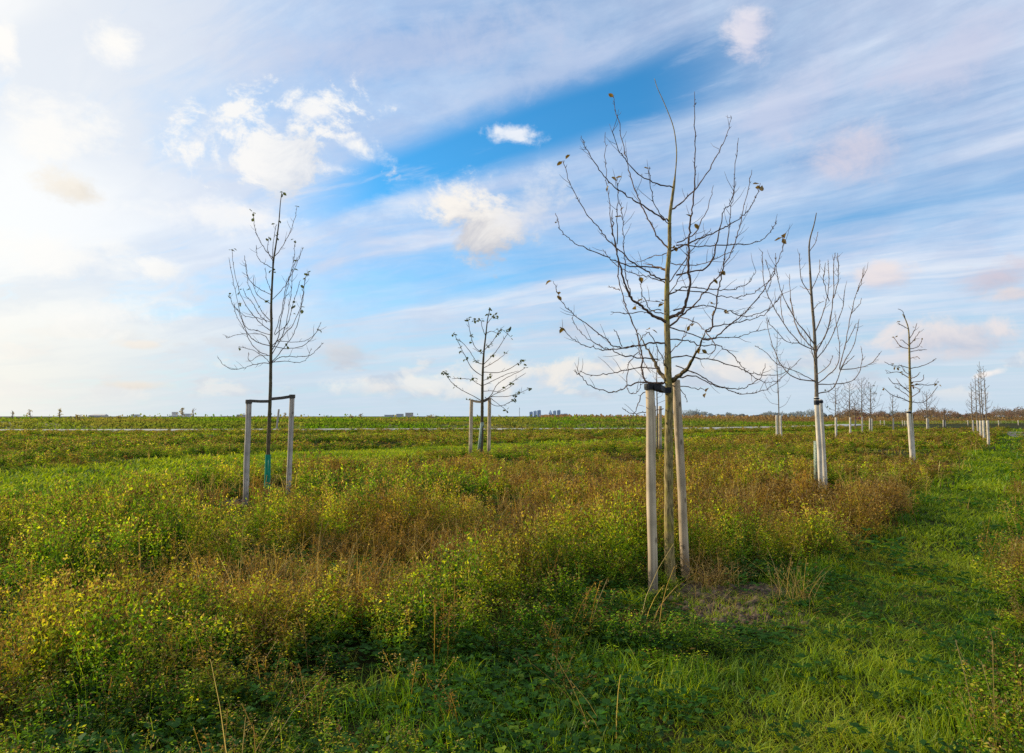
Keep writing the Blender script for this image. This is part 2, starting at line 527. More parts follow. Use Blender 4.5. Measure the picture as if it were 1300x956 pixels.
def leaf_mat(name, trans=0.45, gloss=0.06, col=None):
    """thin leaves: colour from the 'tint' attribute (or fixed), light passes through them"""
    m = bpy.data.materials.new(name); m.use_nodes = True
    nt = m.node_tree; nt.nodes.clear(); q = G(nt)
    if col is None:
        a = q.new("ShaderNodeAttribute", attribute_name="tint"); cs_ = a.outputs["Color"]
    else:
        a = q.new("ShaderNodeRGB"); a.outputs[0].default_value = (*col, 1); cs_ = a.outputs[0]
    di = q.new("ShaderNodeBsdfDiffuse"); tr = q.new("ShaderNodeBsdfTranslucent")
    q.l.new(cs_, di.inputs[0])
    br = q.new("ShaderNodeVectorMath", operation='MULTIPLY'); q.l.new(cs_, br.inputs[0]); br.inputs[1].default_value = (1.45, 1.35, 0.75)
    q.l.new(br.outputs[0], tr.inputs[0])
    mx = q.new("ShaderNodeMixShader"); mx.inputs[0].default_value = trans
    q.l.new(di.outputs[0], mx.inputs[1]); q.l.new(tr.outputs[0], mx.inputs[2])
    out_ = mx.outputs[0]
    if gloss:
        gl = q.new("ShaderNodeBsdfGlossy"); gl.inputs["Roughness"].default_value = 0.5
        gl.inputs["Color"].default_value = (0.9, 0.95, 1, 1)
        m2 = q.new("ShaderNodeMixShader"); m2.inputs[0].default_value = gloss
        q.l.new(out_, m2.inputs[1]); q.l.new(gl.outputs[0], m2.inputs[2]); out_ = m2.outputs[0]
    o = q.new("ShaderNodeOutputMaterial"); q.l.new(out_, o.inputs[0])
    return m

M = {}
M['trunk_moss'] = bark_mat("bark_mossy", (0.12, 0.09, 0.035), (0.40, 0.30, 0.12), (0.30, 0.25, 0.04), 0.12)
M['limb_moss'] = bark_mat("bark_limb", (0.065, 0.048, 0.028), (0.19, 0.135, 0.065), (0.19, 0.16, 0.03), 0.06)
M['twig'] = bark_mat("bark_twig", (0.065, 0.040, 0.030), (0.21, 0.125, 0.080), scale=2.0)
M['trunk_brown'] = bark_mat("bark_brown", (0.05, 0.038, 0.022), (0.15, 0.115, 0.06), (0.07, 0.08, 0.03), 0.04)
M['trunk_pale'] = bark_mat("bark_pale", (0.10, 0.08, 0.06), (0.26, 0.21, 0.15), (0.12, 0.12, 0.05), 0.04)
M['twig_pale'] = bark_mat("bark_twig_pale", (0.11, 0.075, 0.06), (0.30, 0.21, 0.15), scale=2.0)
M['stake'] = stake_mat("stake_grey", (0.42, 0.31, 0.20), (0.72, 0.56, 0.38), (0.10, 0.08, 0.055))
M['stake_pale'] = stake_mat("stake_pale", (0.52, 0.44, 0.34), (0.80, 0.70, 0.56), (0.22, 0.17, 0.11))
M['stake_dull'] = stake_mat("stake_dull", (0.32, 0.26, 0.21), (0.56, 0.48, 0.40), (0.09, 0.08, 0.06))
M['belt'] = plain_mat("rubber_belt", (0.012, 0.013, 0.016), (0.03, 0.03, 0.034), 30, 0.6)
M['belt_brown'] = plain_mat("worn_belt", (0.06, 0.05, 0.04), (0.12, 0.10, 0.08), 30, 0.75)
M['guard'] = plain_mat("guard_plastic", (0.004, 0.17, 0.10), (0.008, 0.26, 0.15), 6, 0.5, 0.1)
M['guard_mesh'] = plain_mat("guard_mesh", (0.10, 0.17, 0.12), (0.42, 0.45, 0.36), 40, 0.7, 0.2)
M['leaf_dead'] = leaf_mat("leaf_dead", 0.35, 0.04, (0.20, 0.125, 0.03))
M['leaf_olive'] = leaf_mat("leaf_olive", 0.35, 0.05, (0.085, 0.10, 0.018))
M['plant'] = leaf_mat("plant_leaves", 0.5, 0.012)
M['blade'] = leaf_mat("grass_blades", 0.5, 0.015)
# ------------------------------------------------------------------ young trees
def leaf_geom(mb, p, size, r):
    """one small folded leaf hanging from p"""
    d = Vector((r.uniform(-1, 1), r.uniform(-1, 1), r.uniform(-0.9, 0.7))).normalized()
    s = d.cross(Vector((r.uniform(-1, 1), r.uniform(-1, 1), 1.2))).normalized()
    up = s.cross(d)
    w = size * r.uniform(0.26, 0.38)
    i = len(mb.v)
    mb.v += [p, p + d * size * .4 + s * w + up * w * .35, p + d * size * .45 - up * w * 0.12, p + d * size * .4 - s * w + up * w * .35,
             p + d * size + up * size * r.uniform(-.25, .1), p + d * size * .75 + s * w * .75 + up * w * .2, p + d * size * .75 - s * w * .75 + up * w * .2]
    mb.f += [(i, i + 1, i + 2), (i, i + 2, i + 3), (i + 1, i + 5, i + 4, i + 2), (i + 2, i + 4, i + 6, i + 3)]

def young_tree(name, label, base, trunk_px, trunk_r, branches, leaves=(), R=None, mats=('trunk_brown', 'twig', 'leaf_dead'),
               lead=0.006, twig_r=0.004, seed=1, group=None, spurs=1.0, leaf_size=0.05, cluster=3, cat='tree', taper=None, thin=1.0):
    """trunk_px / branches: outlines as seen from the path, stood at the tree's own distance and swung round its stem.
    branch = (points, base radius) with its first point on the stem"""
    r = random.Random(seed)
    Y = base.y
    root = empty(name, base)
    tag(root, label, cat, group)
    tp = [base + Vector((0, 0, -0.12))] + [at_depth(u, v, Y) for u, v in trunk_px]
    tp = smooth_path(tp, 6)
    H = max(p.z for p in tp) - base.z
    rad = []
    for i, p in enumerate(tp):
        t = min(1.0, max(0.0, (p.z - base.z) / H))
        k = trunk_r * (1 - t) ** 0.85 + lead * t
        if taper: k = float(np.interp(t, [a for a, _ in taper], [b_ for _, b_ in taper]))
        if p.z - base.z < 0.25: k *= 1.0 + 0.25 * (1 - max(0, p.z - base.z) / 0.25)
        rad.append(k * r.uniform(0.95, 1.06))
    mb = MB(); mb.tube(tp, rad, 9)
    # old pruning knots on the stem
    for _ in range(int(10 * spurs)):
        i = r.randrange(4, len(tp) - 2)
        w = r.uniform(0, 6.28)
        o = Vector((math.cos(w), math.sin(w), 0.3))
        mb.tube([tp[i], tp[i] + o * (rad[i] * 1.12), tp[i] + o * (rad[i] * 1.28)], [rad[i] * .5, rad[i] * .36, rad[i] * .2], 5)
    mb.build('trunk', M[mats[0]], root, True)
    # reach of the crown
    def stem_x(z):
        best = min(tp, key=lambda p: abs(p.z - z)); return best
    B3 = []
    ext = 0.0
    for pts, br in branches:
        P = [at_depth(u, v, Y) for u, v in pts]
        ext = max(ext, max(abs(p.x - stem_x(p.z).x) for p in P))
        B3.append((P, br))
    R = R or ext
    lf = MB()
    leaf3 = []
    paths = []
    for k, (P, br) in enumerate([(P_, b_ * thin) for P_, b_ in B3]):
        tip = P[-1]; sx = stem_x(P[0].z)
        lat = max(abs(p.x - sx.x) for p in P)
        dep = math.sqrt(max(0.02, R * R - lat * lat)) * r.uniform(0.25, 0.85) * (1 if r.random() < 0.5 else -1)
        L = [0.0]
        for a, b_ in zip(P, P[1:]): L.append(L[-1] + (b_ - a).length)
        near = min(tp, key=lambda p: (p - P[0]).length)
        on_stem = (near - P[0]).length < 0.16 * H / 3
        d0 = 0.0
        if not on_stem:            # springs from another branch: start at that branch's depth
            best = None
            for Q in paths:
                for q_ in Q:
                    e = (Vector((q_.x, 0, q_.z)) - Vector((P[0].x, 0, P[0].z))).length
                    if best is None or e < best[0]: best = (e, q_.y - Y)
            if best and best[0] < 0.25: d0 = best[1]
        W_ = []
        for p, l in zip(P, L):
            t = l / max(1e-6, L[-1])
            d = d0 + dep * t
            # keep the same direction from the path while the branch swings forward or back
            v_ = p - Vector((0, 0, EYE))
            W_.append(Vector((0, 0, EYE)) + v_ * ((Y + d) / Y))
        if on_stem: W_[0] = near.lerp(W_[0], 0.35)
        path = smooth_path(W_, 5)
        path = [q_ + Vector((r.gauss(0, 1), r.gauss(0, 1), r.gauss(0, 1))) * (0.0055 if 0 < i_ < len(path) - 1 else 0) for i_, q_ in enumerate(path)]
        paths.append(path)
        n = len(path)
        rr = [max(twig_r, br * (1 - (i / (n - 1)) ** 0.8) + twig_r) for i in range(n)]
        rr = [x * r.uniform(0.86, 1.2) for x in rr]
        rr[-1] = twig_r * 0.75
        bm_ = MB(); bm_.tube(path, rr, 6 if br > 0.008 else 5)
        # buds and short spurs
        total = L[-1]
        for _ in range(int(spurs * total / 0.075)):
            i = r.randrange(max(1, n // 8), n - 1)
            t = (path[i + 1] - path[i]).normalized()
            s = t.cross(Vector((r.uniform(-1, 1), r.uniform(-1, 1), r.uniform(-1, 1)))).normalized()
            q_ = path[i].lerp(path[i + 1], r.random())
            ln = r.uniform(0.012, 0.032) if r.random() < 0.80 else r.uniform(0.06, 0.22)
            e = q_ + (s * 0.75 + t * 0.7 + Vector((0, 0, .25))) * ln
            w0 = twig_r * (0.8 if ln > 0.05 else 1.0)
            mid = q_.lerp(e, 0.55) + s * ln * 0.08
            bm_.tube([q_, mid, e], [w0, w0 * 0.85, w0 * 0.45], 4)
        bm_.build('branch', M[mats[1]] if br < 0.017 else M.get(mats[1] + '_limb', M[mats[1]]), root, True)
    # a few withered leaves still hanging
    allp = [q_ for Q in paths for q_ in Q] + tp
    any_leaf = False
    for (u, v) in leaves:
        c = at_depth(u, v, Y)
        best = min(allp, key=lambda q_: (at_screen(q_)[0] - u) ** 2 + (at_screen(q_)[1] - v) ** 2)
        for _ in range(r.randint(max(1, cluster - 1), cluster + 1)):
            leaf_geom(lf, best + Vector((r.uniform(-1, 1), r.uniform(-1, 1), r.uniform(-1, 1))) * leaf_size * 0.45, leaf_size * r.uniform(0.75, 1.2), r)
            any_leaf = True
    if any_leaf: lf.build('leaves', M[mats[2]], root)
    return root, tp

def at_screen(p):
    x, y, z = p.x, p.y, p.z - EYE
    f = y * CP + z * SP; up = z * CP - y * SP
    return CX + F_PX * x / f, CY - F_PX * up / f

def stake(label, foot, top, rad, mat, group=None, seed=0, name='tree_stake', n=14):
    """round pole with a worn, slightly chamfered top"""
    r = random.Random(seed)
    root = empty(name, foot)
    tag(root, label, 'stake', group)
    mb = MB()
    a = foot + Vector((0, 0, -0.3)); 
    ts = [0, .12, .3, .5, .7, .88, .985, 1.0]
    L = (top - a).length
    pts = [a.lerp(top, t) + Vector((r.uniform(-1, 1), r.uniform(-1, 1), 0)) * 0.004 for t in ts]
    rr = [rad * r.uniform(1.0, 1.06) for _ in ts]
    rr[-2] = rad; rr[-1] = rad * 0.86
    pts[-1] = top; pts[-2] = a.lerp(top, 1 - 0.012 / L)
    mb.tube(pts, rr, n)
    mb.build('post', M[mat], root, False)
    for p in root.children[0].data.polygons: p.use_smooth = len(p.vertices) == 4
    return root

def strap(root, pts, height, thick, mat, part='tie_belt'):
    """flat band of given height through pts (horizontal normal)"""
    mb = MB()
    P = [Vector(p) for p in pts]
    m = len(P); i0 = len(mb.v)
    for i, p in enumerate(P):
        t = P[min(i + 1, m - 1)] - P[max(i - 1, 0)]
        nrm = Vector((t.y, -t.x, 0)).normalized()
        for s, h in ((1, -1), (1, 1), (-1, 1), (-1, -1)):
            mb.v.append(p + nrm * (s * thick / 2) + Vector((0, 0, h * height / 2)))
    for i in range(m - 1):
        for k in range(4):
            a = i0 + i * 4 + k; b = i0 + i * 4 + (k + 1) % 4
            mb.f.append((a, b, b + 4, a + 4))
    mb.f.append((i0 + 3, i0 + 2, i0 + 1, i0)); e = i0 + (m - 1) * 4
    mb.f.append((e, e + 1, e + 2, e + 3))
    return mb.build(part, M[mat], root)

def wrap(root, c, rad, height, mat, part='belt_wrap'):
    """collar round a pole"""
    mb = MB()
    n = 16; i0 = 0
    prof = [(rad + 0.001, -height / 2), (rad + 0.010, -height / 2), (rad + 0.012, 0), (rad + 0.010, height / 2), (rad + 0.001, height / 2)]
    for k in range(n):
        w = 2 * math.pi * k / n
        for pr, z in prof:
            mb.v.append(c + Vector((math.cos(w) * pr, math.sin(w) * pr, z)))
    for k in range(n):
        for j in range(len(prof) - 1):
            a = k * 5 + j; b = ((k + 1) % n) * 5 + j
            mb.f.append((a, b, b + 1, a + 1))
    return mb.build(part, M[mat], root)

def zp(ox, oy, s):                  # reading of an enlarged detail of the view
    return lambda pts: [(ox + x / s, oy + y / s) for x, y in pts]

M['limb_moss_limb'] = M['limb_moss']
M['twig_limb'] = M['limb_moss']

# ---- the big tree beside the path --------------------------------------------------
T = zp(680, 90, 3.8235); Lz = zp(680, 290, 3.825)
b0 = ground(851, 742)
trunk = [(851, 730), (849.5, 680), (849, 620), (849, 560), (849.5, 500)] + Lz([(643, 700), (642, 600), (638, 480), (637, 350), (641, 200), (650, 100)]) + \
    T([(650, 770), (652, 700), (664, 610), (675, 525), (683, 440), (683, 370), (668, 270), (628, 165), (592, 85), (577, 38)])
big = []
def bt(pts, r): big.append((T(pts), r))
def bl(pts, r): big.append((Lz(pts), r))
bl([(640, 455), (570, 420), (520, 380), (470, 345), (440, 290), (420, 220), (400, 130), (380, 50), (372, -40), (372, -80)], .023)
bl([(650, 437), (710, 405), (735, 350), (750, 260), (742, 200), (742, 100), (748, 0), (757, -70), (770, -200), (776, -335), (772, -460), (772, -665)], .024)
bl([(690, 735), (730, 690), (770, 620), (800, 560), (826, 495)], .038)
bl([(620, 740), (600, 690), (570, 630), (545, 590), (520, 545), (498, 508)], .033)
bl([(600, 750), (560, 752), (535, 738), (515, 700), (520, 640), (510, 590), (490, 510), (460, 430), (430, 350), (405, 250), (400, 160), (390, 80), (372, 0), (360, -90), (345, -230), (337, -350), (338, -468)], .012)
bl([(640, 205), (582, 186), (522, 171)], .022)
bt([(645, 735), (590, 700), (520, 655), (450, 610), (370, 550), (310, 480), (260, 400), (220, 325)], .011)
bl([(645, 105), (600, 50), (570, 0), (530, -80), (495, -150), (460, -255), (440, -340), (410, -485), (385, -595), (377, -640)], .010)
bt([(658, 563), (590, 548), (530, 520), (455, 455), (410, 390), (370, 290)], .008)
bt([(645, 672), (700, 645), (770, 580), (840, 480), (900, 370), (935, 290), (948, 218)], .010)
bt([(750, 835), (760, 800), (800, 740), (840, 650), (860, 565)], .006)
bl([(760, 235), (830, 190), (870, 100), (895, 0), (912, -85), (945, -125), (965, -240), (985, -440)], .010)
bl([(822, 498), (850, 490), (875, 370), (890, 280), (910, 190), (930, 70), (940, 0), (945, -50), (957, -135), (972, -230)], .009)
bl([(660, 475), (740, 400), (780, 360), (860, 260), (900, 220), (960, 90), (990, 0), (1005, -70), (1030, -175), (1050, -285)], .011)
bl([(650, 110), (740, 75), (820, 40), (905, 0), (940, -15), (1000, -55), (1060, -125), (1092, -220)], .010)
bl([(740, 80), (820, 86), (960, 77), (1040, 75), (1110, 45), (1150, 0), (1165, -30)], .006)
bt([(640, 740), (580, 660), (560, 570), (553, 465)], .004)
bt([(395, 841), (395, 700), (400, 600), (395, 520)], .004)
bl([(640, 255), (590, 240), (540, 205), (480, 170), (420, 120), (360, 60), (310, 0), (260, -55), (190, -165), (150, -265), (133, -330)], .011)
bl([(520, 180), (430, 172), (330, 130), (210, 80), (150, 40), (120, 0), (110, -30), (95, -75)], .006)
bl([(470, 345), (455, 300), (440, 240), (432, 160), (430, 70), (425, 0), (418, -80), (410, -140)], .005)
bl([(630, 120), (560, 140), (480, 165)], .003)
bl([(625, 265), (560, 240), (500, 225), (440, 205), (380, 170), (325, 100)], .006)
bl([(630, 553), (560, 555), (500, 570), (430, 580), (380, 570), (330, 530), (270, 480), (200, 430), (140, 370), (110, 320), (85, 255)], .010)
bl([(500, 570), (420, 580), (340, 590), (280, 580), (210, 555), (160, 515), (130, 485)], .006)
bl([(510, 637), (440, 620), (370, 590), (310, 570), (240, 520), (200, 480), (175, 435)], .006)
bl([(515, 675), (460, 680), (400, 700), (330, 710), (260, 712), (215, 690)], .005)
bl([(560, 752), (480, 755), (420, 780), (370, 795), (300, 780), (250, 750), (210, 710), (190, 685)], .007)
bl([(812, 540), (860, 535), (920, 490), (1000, 420), (1080, 340), (1130, 260), (1170, 180), (1200, 90), (1205, 30)], .008)
bl([(825, 497), (860, 480), (930, 465), (1010, 450), (1080, 430), (1140, 390), (1190, 320)], .006)
bl([(660, 478), (740, 505), (820, 535), (900, 530), (980, 525), (1060, 505), (1115, 487)], .006)
bl([(650, 535), (740, 545), (800, 570), (870, 565), (920, 590), (970, 630), (1010, 680), (1070, 725), (1130, 750), (1190, 735)], .006)
bl([(655, 628), (720, 618), (800, 630), (900, 650), (980, 675), (1050, 705), (1130, 712), (1210, 700), (1290, 630)], .007)
bl([(750, 665), (800, 715), (850, 750), (920, 780), (980, 800), (1060, 800), (1130, 775), (1190, 730), (1240, 670)], .006)
bl([(700, 720), (780, 720), (850, 755), (920, 775), (1000, 778), (1060, 750), (1100, 710), (1115, 655)], .006)
bl([(645, 322), (700, 295), (740, 285), (830, 295), (900, 298), (970, 290), (1030, 265), (1070, 210)], .007)
bl([(745, 297), (820, 310), (900, 330), (980, 335), (1060, 310), (1120, 270), (1165, 200)], .005)
bl([(730, 405), (790, 378), (850, 378), (930, 400), (1000, 425), (1060, 420), (1130, 390), (1190, 330)], .006)
bl([(648, 170), (740, 178), (820, 170), (900, 130), (960, 110)], .004)
bl([(640, 268), (700, 190), (760, 100), (800, 50), (850, 10)], .005)
bl([(650, 612), (700, 560), (740, 490), (770, 430)], .004)
bl([(540, 780), (520, 800), (500, 850), (470, 910), (455, 940)], .005)
bl([(570, 885), (545, 890), (490, 900), (450, 895), (420, 870)], .003)
bl([(690, 765), (720, 800), (735, 845)], .003)
bl([(680, 768), (760, 775), (800, 780), (830, 785)], .004)
bl([(500, 600), (455, 650), (443, 700), (445, 770), (460, 803), (500, 790), (522, 740)], .003)
bl([(826, 498), (870, 560), (868, 590), (840, 610), (810, 590)], .003)
bl([(590, 410), (560, 400), (530, 340), (510, 270), (500, 210)], .004)
bl([(560, 400), (530, 405), (460, 412), (400, 410), (365, 405)], .004)
bl([(408, 300), (380, 290), (350, 285)], .003)
bl([(420, 573), (400, 520), (380, 490)], .003)
bl([(720, 425), (780, 460), (820, 490)], .005)
bl([(655, 700), (620, 640), (560, 520), (530, 515), (500, 560), (520, 640), (560, 700)], .003)
bl([(650, 455), (640, 380), (560, 350), (480, 370)], .003)
bl([(655, 330), (720, 200), (735, 90)], .004)
T_leaf = T([(258, 330), (577, 465), (1070, 552), (1122, 542), (400, 515), (378, 540), (437, 682), (398, 695), (115, 740), (377, 140), (803, 765), (770, 715), (133, 437)])
L_leaf = Lz([(90, 252), (100, 310), (150, 490), (220, 678), (1195, 25), (1205, 40), (855, 243), (933, 228), (810, 795), (850, 795), (930, 412), (912, 425),
             (560, 467), (612, 372), (580, 400), (510, 230), (865, 382), (740, 468), (810, 600), (480, 367), (690, 100)])
M['twig_pale_limb'] = M['twig_pale']
big_tree, big_tp = young_tree('young_tree', 'tall bare young tree with mossy trunk tied to a stake beside the soil patch', b0, trunk, 0.050, big,
    T_leaf + L_leaf, mats=('trunk_moss', 'twig', 'leaf_dead'), lead=0.007, twig_r=0.0029, spurs=1.35, seed=5, leaf_size=0.075, cluster=1, R=1.15, thin=.64,
    taper=[(0, .050), (.35, .040), (.41, .035), (.5, .030), (.56, .0265), (.62, .0225), (.70, .018), (.775, .014), (.80, .0065), (.9, .005), (1, .003)])
f1, f2 = ground(829, 757), ground(872, 737)
sl = stake('weathered round stake with the black strap, left of the mossy trunk', f1, at_depth(825, 487, f1.y - 0.02), 0.043, 'stake', 'round stakes of the big tree', 3)
sr = stake('leaning weathered round stake right of the mossy trunk, without strap', f2, at_depth(858, 482, f2.y - 0.1), 0.043, 'stake', 'round stakes of the big tree', 4)
tc_ = at_depth(847, 495, b0.y); sc_ = at_depth(825, 491, f1.y - 0.02)
wrap(sl, sc_, 0.044, 0.058, 'belt', 'belt_wrap')
strap(sl, [sc_ + Vector((0.03, -0.058, 0)), sc_ + Vector((0.09, -0.05, -0.005)), tc_ + Vector((-0.03, -0.06, -0.005)), tc_ + Vector((0.03, -0.055, -0.005))], 0.058, 0.008, 'belt')
strap(sl, [sc_ + Vector((0.03, 0.058, 0)), tc_ + Vector((-0.05, 0.06, 0)), tc_ + Vector((0.03, 0.055, -0.005))], 0.055, 0.008, 'belt')

# ---- the slim tree at the left with two belts and a green guard --------------------
A = zp(250, 230, 3.825)
b1 = ground(340, 637)
tr = [(339.5, 620), (340, 590), (341, 560), (342.5, 520), (343.5, 490)] + A([(358, 956), (360, 800), (362, 700), (361, 600), (368, 450), (373, 380), (385, 300), (398, 200), (405, 110), (412, 55)])
LB = [([(380, 365), (420, 310), (455, 240), (475, 180), (488, 120)], .004), ([(372, 378), (330, 330), (295, 270), (280, 220), (273, 150)], .004),
 ([(362, 420), (370, 310), (385, 210)], .003), ([(357, 420), (310, 390), (290, 350), (288, 310)], .003), ([(362, 390), (345, 330), (350, 270)], .003),
 ([(365, 580), (410, 530), (450, 470), (490, 390), (515, 320)], .005), ([(360, 552), (300, 520), (250, 470), (240, 410), (230, 360)], .004),
 ([(355, 590), (300, 560), (275, 510), (278, 455)], .004), ([(361, 685), (320, 640), (280, 570), (250, 500), (235, 400)], .005),
 ([(362, 725), (310, 690), (250, 620), (205, 530), (180, 420), (170, 330)], .006), ([(362, 752), (300, 730), (240, 710), (210, 640), (180, 500), (155, 370)], .005),
 ([(358, 805), (290, 780), (240, 730), (205, 640), (170, 590), (158, 545)], .006), ([(358, 845), (300, 825), (260, 780), (230, 720), (190, 650), (180, 600)], .005),
 ([(360, 892), (320, 884), (260, 895), (190, 915), (140, 900), (100, 855)], .005), ([(362, 835), (390, 770), (405, 690), (430, 560), (455, 450), (470, 380), (475, 290)], .006),
 ([(362, 842), (420, 740), (445, 620), (460, 520), (465, 430)], .005), ([(362, 808), (430, 740), (480, 670), (510, 580), (525, 480), (540, 440)], .006),
 ([(400, 740), (410, 640), (430, 520), (460, 440), (490, 370)], .004), ([(410, 750), (440, 690), (465, 600), (485, 540), (503, 480)], .004),
 ([(362, 808), (440, 812), (510, 800), (560, 760), (590, 715), (603, 685)], .005), ([(425, 772), (500, 780), (550, 760), (590, 720)], .003),
 ([(360, 893), (410, 855), (480, 853), (550, 845), (590, 810), (615, 785)], .005), ([(385, 874), (440, 875), (500, 880), (540, 855), (555, 810)], .004),
 ([(360, 895), (420, 810), (470, 740), (500, 650), (515, 560), (522, 470)], .006), ([(358, 803), (330, 750), (270, 740), (200, 745), (150, 760), (140, 752)], .004),
 ([(358, 840), (300, 850), (255, 875), (250, 830)], .003), ([(358, 893), (310, 840), (250, 815), (200, 805)], .003),
 ([(361, 690), (300, 665), (235, 655), (195, 620)], .003), ([(300, 690), (305, 650), (270, 590), (240, 560), (225, 520)], .003), ([(364, 540), (340, 480), (332, 420)], .003)]
A_leaf = A([(412, 53), (405, 55), (480, 120), (285, 153), (278, 185), (388, 195), (382, 200), (350, 268), (385, 270), (470, 290), (485, 283), (512, 318), (165, 315), (178, 322), (355, 435), (460, 420),
            (540, 440), (530, 470), (258, 525), (205, 540), (355, 585), (470, 608), (485, 606), (490, 650), (330, 605), (210, 800), (590, 720), (160, 550), (430, 797), (195, 600), (510, 530), (465, 370), (320, 600), (340, 580)])
slim, slim_tp = young_tree('young_tree', 'slim bare young tree with a green trunk guard, between two belted stakes', b1, tr, 0.046, [(A(p), r_) for p, r_ in LB], A_leaf,
    mats=('trunk_brown', 'twig', 'leaf_olive'), lead=0.006, twig_r=0.0044, seed=8, thin=.75, leaf_size=0.085, cluster=2, R=1.15)
gb, gt = at_depth(339, 634, b1.y), at_depth(340.3, 577, b1.y)
mbg = MB()
mbg.tube([gb, gb.lerp(gt, .5), gt], [.064, .060, .056], 12, cap=False); mbg.tube([gt, gb.lerp(gt, .5), gb], [.050, .054, .058], 12, cap=False)
mbg.tube([gb + Vector((.03, -.058, 0)), gb.lerp(gt, .5) + Vector((.03, -.056, 0)), gt + Vector((.03, -.05, 0))], [.006] * 3, 5)
mbg.build('trunk_guard', M['guard'], slim, True)
fa, fb = ground(311.5, 643), ground(366, 634)
ta, tb = at_depth(316, 507.5, fa.y), at_depth(371, 501, fb.y)
sa = stake('grey stake with dark belt, left of the green-guarded tree', fa, ta, 0.052, 'stake_dull', 'stakes of the slim tree', 5)
sb_ = stake('grey stake with dark belt, right of the green-guarded tree', fb, tb, 0.050, 'stake_dull', 'stakes of the slim tree', 6)
for s_, t_, a_, b_ in ((sa, ta, (318, 509), (342, 509.5)), (sb_, tb, (369, 503.5), (344.5, 506.5))):
    wrap(s_, t_ + Vector((0, 0, -0.037)), 0.052, 0.075, 'belt_brown', 'belt_wrap')
    p, q_ = at_depth(*a_, t_.y), at_depth(*b_, b1.y)
    for dy_ in (-0.045, 0.045):
        strap(s_, [p + Vector((0, dy_, 0)), p.lerp(q_, .5) + Vector((0, dy_, -0.006)), q_ + Vector((0, dy_, 0))], 0.055, 0.012, 'belt_brown')

# ---- the small leafy tree in the middle --------------------------------------------
Bz = zp(540, 370, 4.156)
b2 = ground(611, 577); b2 = Vector((b2.x, b2.y, b2.z))
tr = [(611.3, 560), (612, 530)] + Bz([(300, 600), (302, 450), (308, 330), (320, 220), (328, 150), (340, 95)])
MBr = [([(300, 578), (250, 550), (190, 520), (140, 480), (110, 440), (90, 420)], .010), ([(301, 440), (250, 410), (210, 340), (180, 280), (150, 220)], .009),
 ([(306, 335), (260, 290), (240, 230), (225, 150)], .008), ([(305, 380), (270, 370), (230, 310), (190, 265), (165, 250)], .008), ([(301, 497), (260, 475), (250, 455)], .006),
 ([(301, 500), (240, 465), (190, 460), (140, 460)], .005), ([(318, 305), (350, 270), (370, 240), (400, 200), (450, 240)], .006), ([(306, 387), (370, 320), (410, 260), (440, 210), (450, 185)], .008),
 ([(305, 402), (370, 370), (420, 330)], .006), ([(304, 422), (380, 428), (440, 410), (490, 380), (510, 370)], .008), ([(302, 492), (360, 470), (420, 440), (490, 420)], .007),
 ([(301, 570), (345, 550), (380, 490), (440, 450), (500, 420), (530, 400)], .009), ([(301, 572), (345, 555), (400, 520), (470, 470), (530, 430)], .008), ([(302, 522), (350, 525), (400, 530), (460, 495)], .006),
 ([(301, 575), (350, 555), (420, 555), (490, 540), (550, 510)], .008), ([(340, 560), (360, 600), (410, 600), (460, 575), (480, 550)], .006), ([(345, 565), (380, 590), (430, 630)], .005),
 ([(316, 240), (300, 190), (290, 150), (262, 158)], .005), ([(326, 170), (350, 140), (372, 132)], .005), ([(305, 470), (340, 455), (355, 440)], .005), ([(312, 310), (290, 320), (250, 300)], .005),
 ([(320, 220), (350, 210), (385, 220), (400, 190)], .005), ([(301, 580), (260, 575), (225, 572)], .005)]
B_leaf = Bz([(340, 95), (348, 90), (370, 135), (375, 140), (335, 120), (230, 150), (224, 158), (265, 158), (258, 160), (300, 140), (295, 150), (150, 220), (140, 216), (165, 260), (205, 310), (195, 300), (230, 350), (265, 370), (260, 360), (270, 385), (255, 470), (250, 460),
  (185, 440), (95, 425), (90, 430), (100, 415), (110, 435), (115, 445), (335, 300), (345, 310), (350, 460), (340, 465), (390, 220), (450, 200), (455, 240), (440, 180), (452, 210), (420, 330), (500, 365), (490, 375), (510, 360), (520, 375), (535, 405), (528, 400), (550, 505), (556, 515), (465, 570), (460, 575), (470, 550), (480, 545),
  (505, 555), (440, 625), (445, 615), (225, 570), (415, 510), (455, 500), (475, 525), (375, 190), (370, 230), (400, 235), (240, 230), (270, 250), (320, 215), (300, 330), (340, 320), (350, 290), (160, 495)])
mid, _ = young_tree('young_tree', 'small spreading young tree still holding clusters of leaves, between two pale stakes', b2, tr, 0.085, [(Bz(p), r_) for p, r_ in MBr], B_leaf,
    mats=('trunk_brown', 'twig', 'leaf_olive'), lead=0.014, twig_r=0.0095, seed=12, thin=.85, leaf_size=0.15, cluster=3, spurs=0.5, R=1.9)
g0, g1 = at_depth(610, 574, b2.y), at_depth(612, 536, b2.y)
MB().tube([g0 + Vector((-0.05, 0, 0)), g0.lerp(g1, .5) + Vector((-.02, 0, 0)), g1], [.10, .085, .075], 10).build('trunk_guard', M['guard_mesh'], mid, True)
fa, fb = ground(597, 576), ground(620.5, 576)
sa = stake('pale stake left of the small leafy tree', fa, at_depth(598.7, 507, fa.y), 0.075, 'stake', 'stakes of the leafy tree', 7)
sb_ = stake('pale stake right of the small leafy tree', fb, at_depth(621.5, 505, fb.y), 0.075, 'stake', 'stakes of the leafy tree', 8)
for s_, a_ in ((sa, (599, 508.5)), (sb_, (621, 506))):
    p, q_ = at_depth(*a_, fa.y), at_depth(611.5, 510.5, b2.y)
    strap(s_, [p + Vector((0, -.08, 0)), p.lerp(q_, .5) + Vector((0, -.08, -.02)), q_ + Vector((0, -.08, 0))], 0.09, 0.03, 'belt_brown')

